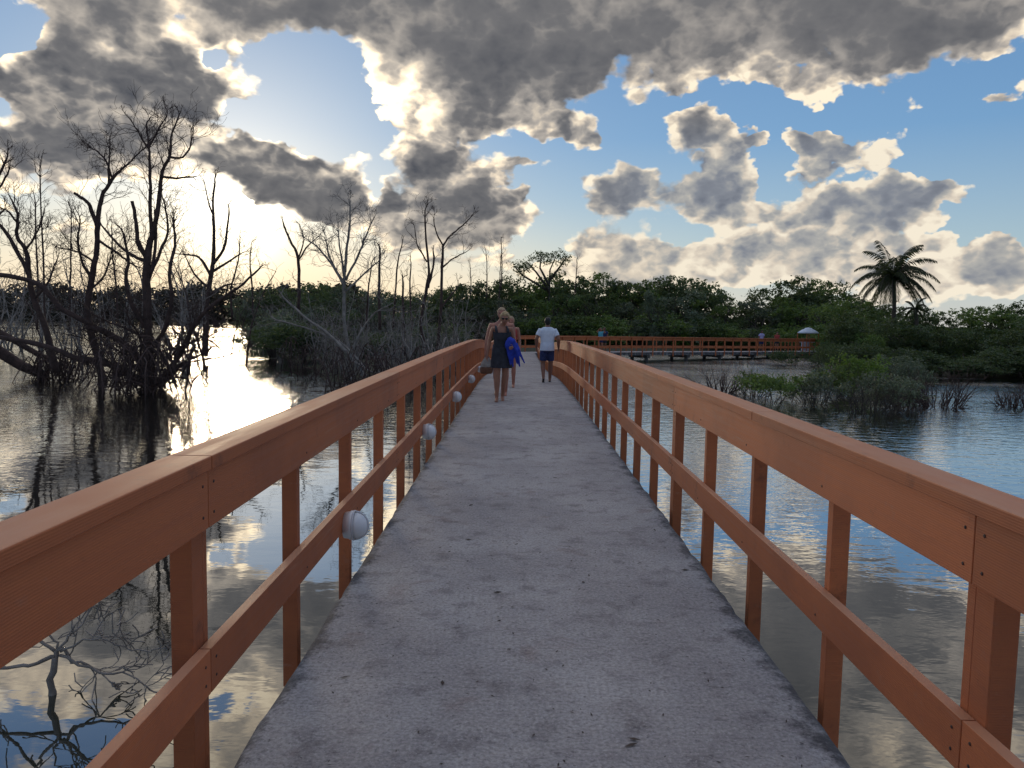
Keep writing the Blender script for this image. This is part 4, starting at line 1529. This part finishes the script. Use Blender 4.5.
def hand(mb, wrist, d, palm_n, curl=.35, s=1.0):
    """palm, four unequal curled fingers and a thumb at its side; d = direction of the hand, palm_n = where the palm faces"""
    d = Vector(d).normalized()
    pn = Vector(palm_n)
    pn = (pn - d * pn.dot(d)).normalized()
    sd = d.cross(pn).normalized()
    w = Vector(wrist)
    mb.tube([w - d * .02 * s, w + d * .03 * s, w + d * .085 * s], [(.024 * s, .018 * s), (.034 * s, .015 * s), (.036 * s, .014 * s)] if False else [.022 * s, .026 * s, .026 * s], 10)
    for k, (o, L) in enumerate(((-.030, .068), (-.010, .078), (.011, .073), (.030, .056))):
        p = w + d * .075 * s + sd * o * s
        q = [p]
        a = d.copy()
        for j in range(3):
            a = (a + pn * curl * (.6 + .3 * j)).normalized()
            q.append(q[-1] + a * L * s * (.42, .32, .26)[j])
        mb.tube(q, [.0095 * s, .0092 * s, .0085 * s, .0075 * s], 7)
    p = w + d * .025 * s - sd * .024 * s
    q = [p, p + (d * .5 - sd * .7 + pn * .35).normalized() * .035 * s]
    q.append(q[-1] + (d * .8 - sd * .2 + pn * .6).normalized() * .030 * s)
    mb.tube(q, [.0115 * s, .010 * s, .0085 * s], 7)


def person(label, loc, rz, skin, H=1.7, sex='f', J=None, vox=.008, group=None, head_tilt=(0, 0), face=True):
    """J: joints in metres for a figure of 1.7 m facing -Y: sh, el, wr, hip, knee, ank for L (x<0) and R, each a tuple"""
    k = H / 1.7
    f = sex == 'f'
    D = dict(shL=(-.175, 0, 1.395), elL=(-.225, .01, 1.12), wrL=(-.235, -.05, .885), shR=(.175, 0, 1.395), elR=(.225, .01, 1.12), wrR=(.235, -.05, .885),
             hipL=(-.088, 0, .88), knL=(-.095, -.02, .47), anL=(-.095, .02, .075), hipR=(.088, 0, .88), knR=(.095, -.02, .47), anR=(.095, .02, .075),
             head=(0, -.02, 1.585), handL=(0, -.1, -1), handR=(0, -.1, -1), curl=.35)
    D.update(J or {})
    P = {a: (Vector(v) if a != 'curl' else v) for a, v in D.items()}
    if not f:
        P['shL'].x *= 1.10
        P['shR'].x *= 1.10
        P['shL'].z -= .05
        P['shR'].z -= .05
    b = MB()
    sw = 1.0 if f else 1.1
    b.loft([(0, .01, .79, .10, .075), (0, .01, .84, .165, .11), (0, .012, .92, .172 if f else .160, .118), (0, 0, .99, .150, .105), (0, -.003, 1.06, .130 if f else .142, .095), (0, -.003, 1.16, .138 * sw, .10),
            (0, -.005, 1.27, .152 * sw, .113), (0, 0, 1.36, .155 * sw, .10), (0, .005, 1.42, .115 * sw, .072), (0, .005, 1.455, .07, .055), (0, 0, 1.49, .054, .052)], 20)
    if f:
        for s in (-1, 1):
            b.ball((.066 * s, -.082, 1.270), (.058, .046, .056))
    hd = P['head']
    b.tube([(0, .01, 1.43), (hd.x * .5, hd.y * .4, 1.50), (hd.x, hd.y + .01, hd.z - .05)], [.060, .052, .052], 12)
    rot = Matrix.Rotation(head_tilt[1], 3, 'Z') @ Matrix.Rotation(head_tilt[0], 3, 'X')
    b.ball(hd, (.074, .092, .108), 16, 12, rot)
    b.ball(hd + rot @ V3(0, -.028, -.055), (.052, .058, .056), 14, 10, rot)
    b.tube([hd + rot @ V3(0, -.088, .012), hd + rot @ V3(0, -.106, -.022), hd + rot @ V3(0, -.092, -.034)], [.009, .015, .011], 8)
    for s in (-1, 1):
        b.ball(hd + rot @ V3(.076 * s, .008, -.008), (.011, .020, .030), 8, 6, rot)
        b.ball(hd + rot @ V3(.030 * s, -.082, .022), (.022, .012, .010), 8, 6, rot)
    for s in 'LR':
        a, e, w = P['sh' + s], P['el' + s], P['wr' + s]
        sg = -1 if s == 'L' else 1
        m_ = .95 if f else 1.2
        b.tube([V3(a.x * .55, a.y, a.z - .005), a, a.lerp(e, .3), a.lerp(e, .7), e, e.lerp(w, .25), e.lerp(w, .7), w], [x * m_ for x in (.058, .056, .049, .042, .037, .040, .031, .024)], 12)
        hand(b, w, P['hand' + s], (-sg * 1.0, -.15, 0), P['curl'])
        h, kn, an = P['hip' + s], P['kn' + s], P['an' + s]
        q = 1.0 if f else 1.14
        b.tube([h + V3(0, 0, .06), h, h.lerp(kn, .35), h.lerp(kn, .8), kn, kn.lerp(an, .25), kn.lerp(an, .6), an], [x * q for x in (.070, .090, .080, .058, .053, .056, .043, .034)], 14)
        toe = D.get('toe' + s, (0, -1, -.12))
        t = Vector(toe).normalized()
        up = V3(0, 0, 1)
        b.tube([an - t * .045 + V3(0, 0, -.025), an + V3(0, 0, -.03), an + t * .09 + V3(0, 0, -.045), an + t * .155 + V3(0, 0, -.050), an + t * .185 + V3(0, 0, -.055)], [.031, .036, .034, .032, .018], 10)
    o = fuse(b, 'person', M[skin], vox)
    o.location = loc
    o.rotation_euler = (0, 0, rz)
    o.scale = (k, k, k)
    tag(o, label, 'person', group)
    if face:
        e = MB()
        for s in (-1, 1):
            e.ball(hd + rot @ V3(.030 * s, -.0885, .010), (.011, .007, .007), 8, 6, rot)
        e.build('eyes', M['lens'], o, True)
        e = MB()
        e.tube([hd + rot @ V3(x, -.0915 + abs(x) * .25, -.062) for x in (-.022, 0, .022)], [.003, .0065, .003], 6)
        e.build('mouth', M['lip'], o, True)
    return o, P, rot


def hair(o, P, rot, mat, style='short'):
    hd = P['head']
    b = MB()
    rs = np.random.RandomState(9)
    b.ball(hd + rot @ V3(0, .014, .022), (.088, .098, .106), 16, 12, rot)
    if style == 'short':
        b.ball(hd + rot @ V3(0, .05, -.02), (.072, .055, .07), 12, 8, rot)
    elif style == 'bun':
        b.ball(hd + rot @ V3(.0, .085, .04), (.05, .045, .048), 12, 8, rot)
        b.ball(hd + rot @ V3(0, .0, .075), (.066, .07, .045), 12, 8, rot)
        for s in (-1, 1):
            b.tube([hd + rot @ V3(.062 * s, -.05, .06), hd + rot @ V3(.080 * s, -.025, .0), hd + rot @ V3(.072 * s, -.015, -.07)], [.016, .014, .006], 8)
        for _ in range(16):
            q = rs.normal(size=3)
            q = Vector(q).normalized()
            q.z = abs(q.z)
            q.y = abs(q.y) * .6
            b.tube([hd + rot @ (q * .08 + V3(0, .02, .02)), hd + rot @ (q * .115 + V3(0, .025, .022))], [.02, .006], 6)
    elif style == 'long':
        b.tube([hd + rot @ V3(0, .05, .03), hd + rot @ V3(0, .085, -.08), hd + rot @ V3(0, .08, -.2)], [.07, .075, .04], 10)
    m = fuse(b, 'hair', M[mat], .009, o, 2)
    # keep the face free: push hair in front of the hairline back into the head
    inv = rot.transposed()
    for v in m.data.vertices:
        q = inv @ (v.co - hd)
        if q.y < -.030 and q.z < .062:
            v.co = hd + rot @ V3(q.x * .80, -.030 + (q.y + .030) * .18, q.z)
    return m


def grow_loft(secs, g):
    return [(a, b, z, rx + g, ry + g) for a, b, z, rx, ry in secs]


def tshirt(o, P, mat, sex='m', hem=.80, sleeve=.62, vox=.010, name='t_shirt', loose=.018):
    b = MB()
    sw = 1.1 if sex == 'm' else 1.0
    b.loft(grow_loft([(0, .012, hem, .163, .112), (0, .012, .95, .160, .112), (0, 0, 1.06, .148, .10), (0, -.003, 1.16, .145 * sw, .104), (0, -.005, 1.27, .155 * sw, .115), (0, 0, 1.36, .155 * sw, .102), (0, .005, 1.42, .115 * sw, .074), (0, .005, 1.450, .066, .050)], loose), 24)
    if sleeve:
        for s in 'LR':
            a, e = P['sh' + s], P['el' + s]
            b.tube([V3(a.x * .5, a.y, a.z - .01), a + V3(0, 0, .004), a.lerp(e, sleeve * .5), a.lerp(e, sleeve)], [.068, .073, .070, .068] if sex == 'm' else [.06, .064, .06, .058], 14)
    return fuse(b, name, M[mat], vox, o, 2)


def shorts(o, P, mat, frac=.6, vox=.010, name='shorts', loose=.016):
    b = MB()
    b.loft(grow_loft([(0, .01, .78, .11, .08), (0, .01, .84, .166, .112), (0, .012, .92, .170, .12), (0, 0, .99, .155, .108)], loose), 22)
    for s in 'LR':
        h, kn = P['hip' + s], P['kn' + s]
        b.tube([h + V3(0, 0, .05), h, h.lerp(kn, frac * .5), h.lerp(kn, frac)], [.088, .105, .100, .094], 16)
    return fuse(b, name, M[mat], vox, o, 2)


def ground_at(px, py, Y):
    p = at(px, py, Y)
    return Vector((p.x, Y, deck_z((p.x, Y))))


def build_people():
    # woman walking towards the camera with a blue towel over her arm
    loc = ground_at(501.0, 398, 14.7)
    J = dict(shL=(-.175, 0, 1.385), elL=(-.245, .03, 1.13), wrL=(-.275, -.02, .90), shR=(.175, 0, 1.385), elR=(.245, .05, 1.13), wrR=(.205, -.17, 1.06),
             handR=(-.3, -1, -.25), handL=(-.15, -.1, -1), hipL=(-.085, 0, .88), knL=(-.075, -.08, .47), anL=(-.085, -.10, .075), hipR=(.088, 0, .88), knR=(.06, .0, .47), anR=(.03, .16, .085),
             head=(.05, -.060, 1.60), toeL=(-.05, -1, -.05), toeR=(.05, -1, -.25), curl=.5)
    o, P, rot = person('barefoot blond woman in a short charcoal dress walking this way, holding a blue towel', loc, R(2), 'skin_tan', 1.69, 'f', J, head_tilt=(R(17), R(-4)))
    # her head is bowed: tilt turns the face down
    hair(o, P, rot, 'hair_blond', 'bun')
    b = MB()
    hd = P['head']
    for s in (-1, 1):
        b.ball(hd + rot @ V3(.032 * s, -.094, .012), (.028, .010, .021), 12, 8, rot)
        b.tube([hd + rot @ V3(.056 * s, -.088, .018), hd + rot @ V3(.080 * s, .0, .014)], .004, 6)
    b.tube([hd + rot @ V3(-.012, -.100, .018), hd + rot @ V3(.012, -.100, .018)], .004, 6)
    b.build('sunglasses', M['lens'], o, True)
    b = MB()
    n = 44
    secs = [(0, .0, .645, .208, .175), (0, .0, .72, .205, .170), (0, .005, .82, .200, .155), (0, .012, .92, .192, .138), (0, 0, 1.0, .172, .124), (0, -.003, 1.08, .158, .114), (0, -.004, 1.17, .158, .120), (0, -.016, 1.255, .168, .150), (0, -.012, 1.335, .178, .142)]
    rings = []
    for i, (cx, cy, z, rx, ry) in enumerate(secs):
        fold = max(0, 1 - i / 4.0) * .010
        rings.append([V3(cx + (rx + fold * math.sin(9 * a)) * math.cos(a), cy + (ry + fold * math.sin(9 * a + .6)) * math.sin(a), z + (0 if i < 7 else -.012 * (math.sin(a) < -.6))) for a in [2 * math.pi * j / n for j in range(n)]])
    b.rings(rings, caps=False)
    for s in (-1, 1):
        b.tube([V3(.105 * s, -.125, 1.32), V3(.112 * s, -.090, 1.385), V3(.105 * s, -.005, 1.432), V3(.100 * s, .075, 1.38), V3(.09 * s, .112, 1.30)], [(.044, .008)] * 5, 10)
    b.build('dress', M['charcoal'], o, True)

    # towel over her forearm: a separate bundle with hanging ends
    b = MB()
    rs = np.random.RandomState(17)
    for i in range(7):
        x = .10 + .028 * i
        top = V3(x, -.17 + rs.uniform(-.03, .03), 1.13 + .06 * math.sin(i * .9) + .02)
        end = V3(x + .05 + rs.uniform(-.02, .06) + .012 * i, -.16 + rs.uniform(-.04, .05), .70 - .03 * math.sin(i * 1.7) + .02 * (i == 6))
        mid = top.lerp(end, .5) + V3(rs.uniform(-.015, .025), rs.uniform(-.03, .03), 0)
        b.tube([top + V3(-.02, .08, -.12), top, top.lerp(mid, .5) + V3(0, -.02, 0), mid, end], [.026, .040, .034, .028, .014], 9)
    b.ball((.17, -.16, 1.15), (.09, .075, .07), 14, 10)
    b.ball((.125, -.17, 1.08), (.075, .07, .09), 14, 10)
    t = fuse(b, 'towel', M['blue'], .011, None, 2)
    t.location = loc
    t.rotation_euler = (0, 0, R(2))
    tag(t, 'bright blue crumpled towel hanging over the arm of the woman in the dress', 'towel')

    # shirtless fair man just behind her, carrying a sack low at his side
    loc = ground_at(501.0, 392, 16.0)
    J = dict(shL=(-.19, 0, 1.395), elL=(-.275, .02, 1.13), wrL=(-.31, -.02, .875), handL=(-.1, -.05, -1), knL=(-.10, .02, .47), anL=(-.10, .12, .08), knR=(.09, -.08, .48), anR=(.09, -.08, .075), curl=.8, head=(-.01, -.03, 1.585))
    o, P, rot = person('shirtless fair haired man following right behind the woman in the dress', loc, R(-2), 'skin_red', 1.81, 'm', J)
    hair(o, P, rot, 'hair_fair', 'short')
    shorts(o, P, 'navy', .7)
    k = 1.81 / 1.7
    m3 = Matrix.Rotation(R(-2), 3, 'Z')
    top = m3 @ (P['wrL'] * k) + loc + V3(0, 0, -.085)
    s = thing('sack', 'grey and brown soft bag hanging from the hand of the shirtless man', 'bag', (top.x + .02, top.y, top.z - .40))
    b = MB()
    b.loft([(0, 0, .125, .132, .075), (0, 0, .20, .118, .07), (.005, 0, .27, .085, .055), (.01, 0, .33, .05, .035), (.008, 0, .36, .026, .02)], 18)
    fuse(b, 'bag_top', M['sack'], .010, s, 2)
    b = MB()
    b.loft([(0, 0, -.01, .105, .06), (0, 0, .02, .132, .078), (0, 0, .08, .140, .082), (0, 0, .124, .134, .077)], 18)
    fuse(b, 'bag_bottom', M['sackbrown'], .010, s, 2)
    b = MB()
    b.tube([V3(-.03, 0, .33), V3(-.035, 0, .40), V3(-.01, 0, .425), V3(.03, 0, .40), V3(.03, 0, .33)], .008, 8)
    b.build('bag_handle', M['sack'], s, True)

    # third walker, mostly hidden
    loc = ground_at(509.3, 388, 18.0)
    o, P, rot = person('walker with a reddish top peeping out behind the woman in the dress', loc, R(0), 'skin_red', 1.66, 'f', dict(head=(.01, -.03, 1.58)))
    hair(o, P, rot, 'hair_fair', 'short')
    tshirt(o, P, 'red_cloth', 'f', .84, 0, name='top')
    shorts(o, P, 'navy', .4)

    # man walking away
    loc = ground_at(546.5, 381, 20.0)
    J = dict(shL=(-.185, .0, 1.395), elL=(-.285, .06, 1.14), wrL=(-.30, -.04, .90), shR=(.185, 0, 1.395), elR=(.285, .05, 1.14), wrR=(.28, -.06, .90),
             knL=(-.10, -.06, .48), anL=(-.09, -.12, .08), knR=(.105, .0, .475), anR=(.09, .20, .13), toeR=(0, -1, -.75), toeL=(0, -1, -.05))
    o, P, rot = person('dark haired man in a white t-shirt and navy shorts walking away along the bridge', loc, R(180), 'skin_brown', 1.68, 'm', J)
    hair(o, P, rot, 'hair_dark', 'short')
    tshirt(o, P, 'white_cloth', 'm', .83, .62, loose=.030)
    shorts(o, P, 'navy', .78, loose=.02)
    for s in 'LR':
        an = P['an' + s]
        tt = Vector(J['toe' + s]).normalized()
        b = MB()
        up = V3(0, 0, 1) - tt * tt.z
        c = an + V3(0, 0, -.072)
        b.tube([c - tt * .07, c - tt * .03, c + tt * .06, c + tt * .15, c + tt * .20], [(.030, .012), (.040, .012), (.042, .012), (.046, .012), (.025, .010)] if False else [.022, .030, .032, .034, .02], 10)
        b.build('sandal', M['black'], o, True)

    # small figures on the far stretches of the bridge
    def on_bridge(px, o=0.0):
        best = None
        for seg in (1, 2):
            for q in stations(seg, o, 0, 99, .1):
                d = abs(proj((q.x, q.y, 0))[0] - px)
                if best is None or d < best[0]:
                    best = (d, q)
        q = best[1]
        return Vector((q.x, q.y, deck_z(q)))
    up = dict(elL=(-.30, -.10, 1.45), wrL=(-.16, -.22, 1.62), handL=(.6, -.2, .7), elR=(.30, -.10, 1.36), wrR=(.14, -.24, 1.56), handR=(-.6, -.2, .6))
    o, P, rot = person('dark haired person in a teal top with raised arms on the far stretch', on_bridge(600, .2), R(10), 'skin_tan', 1.66, 'f', up, .016)
    hair(o, P, rot, 'hair_dark', 'long')
    tshirt(o, P, 'teal', 'f', .84, .3, .015)
    shorts(o, P, 'navy', .5, .015)
    o, P, rot = person('person in navy clothes standing close beside the person in the teal top', on_bridge(604.5, -.35), R(-20), 'skin_brown', 1.72, 'm', None, .016)
    hair(o, P, rot, 'hair_dark', 'short')
    tshirt(o, P, 'navy', 'm', .84, .5, .015)
    shorts(o, P, 'charcoal', .7, .015)
    o, P, rot = person('person in a lavender top and dark shorts far along the red railing', on_bridge(761.5, .2), R(15), 'skin_brown', 1.74, 'm', None, .018)
    hair(o, P, rot, 'hair_dark', 'short')
    tshirt(o, P, 'lavender', 'm', .84, .5, .016)
    shorts(o, P, 'navy', .7, .016)
    o, P, rot = person('person in a red top farthest along the railing, by the white canopy', on_bridge(777, .1), R(-10), 'skin_red', 1.62, 'f', None, .018)
    hair(o, P, rot, 'hair_dark', 'long')
    tshirt(o, P, 'red_cloth', 'f', .84, .4, .016)
    shorts(o, P, 'charcoal', .5, .016)
    return on_bridge


on_bridge = build_people()


def build_canopy():
    p = on_bridge(808, -.2)
    r = thing('shelter', 'small white canopy on posts at the far end of the bridge', 'shelter', p, R(30))
    b = MB()
    n = 24
    rings = []
    for rr, z in ((1.02, 1.55), (1.05, 1.60), (.92, 1.70), (.70, 1.82), (.42, 1.94), (.30, 2.02), (.05, 2.06)):
        rings.append([V3(rr * math.cos(a) * (1 + .05 * math.cos(4 * a)), rr * .8 * math.sin(a) * (1 + .05 * math.cos(4 * a)), z) for a in [2 * math.pi * j / n for j in range(n)]])
    b.rings(rings)
    b.build('canopy_roof', M['white_cloth'], r, True)
    for x in (-.75, .75):
        for y in (-.5, .5):
            b = MB()
            b.tube([(x, y, 0), (x, y, 1.56)], .035, 8)
            b.build('canopy_post', M['rail'], r)
    b = MB()
    b.box((0, 0, .80), (1.3, .7, .06))
    b.box((0, .2, .4), (1.1, .06, .76))
    b.build('counter', M['white_cloth'], r, bevel=.01)


build_canopy()


def build_litter():
    """dry bits of leaf and twig blown over the deck"""
    rs = np.random.RandomState(77)
    n = 900
    y = 0.9 + rs.beta(1, 2.2, n) * 16
    x = CX + rs.uniform(-1.03, 1.03, n)
    V = []
    for i in range(n):
        z = deck_z((x[i], y[i])) + .005
        a = rs.uniform(0, 6.28)
        L = rs.uniform(.004, .014) * (1 if rs.rand() > .07 else 2.4)
        W = L * rs.uniform(.12, .5)
        u = np.array([math.cos(a), math.sin(a), rs.uniform(-.1, .25)]) * L
        w = np.array([-math.sin(a), math.cos(a), rs.uniform(-.2, .2)]) * W
        c = np.array([x[i], y[i], z])
        V.append([c - u, c - w * 1, c + u, c + w + np.array([0, 0, .001])])
    o = link('leaf_litter', quad_mesh('leaf_litter', np.array(V), M['litter']))
    o['label'] = 'tiny dry leaf and twig bits scattered over the grey deck'
    o['category'] = 'litter'
    o['kind'] = 'stuff'


M['litter'] = mat_plain('dry_litter', (0.060, 0.042, 0.032), 0.9, 0.5, 20)
build_litter()
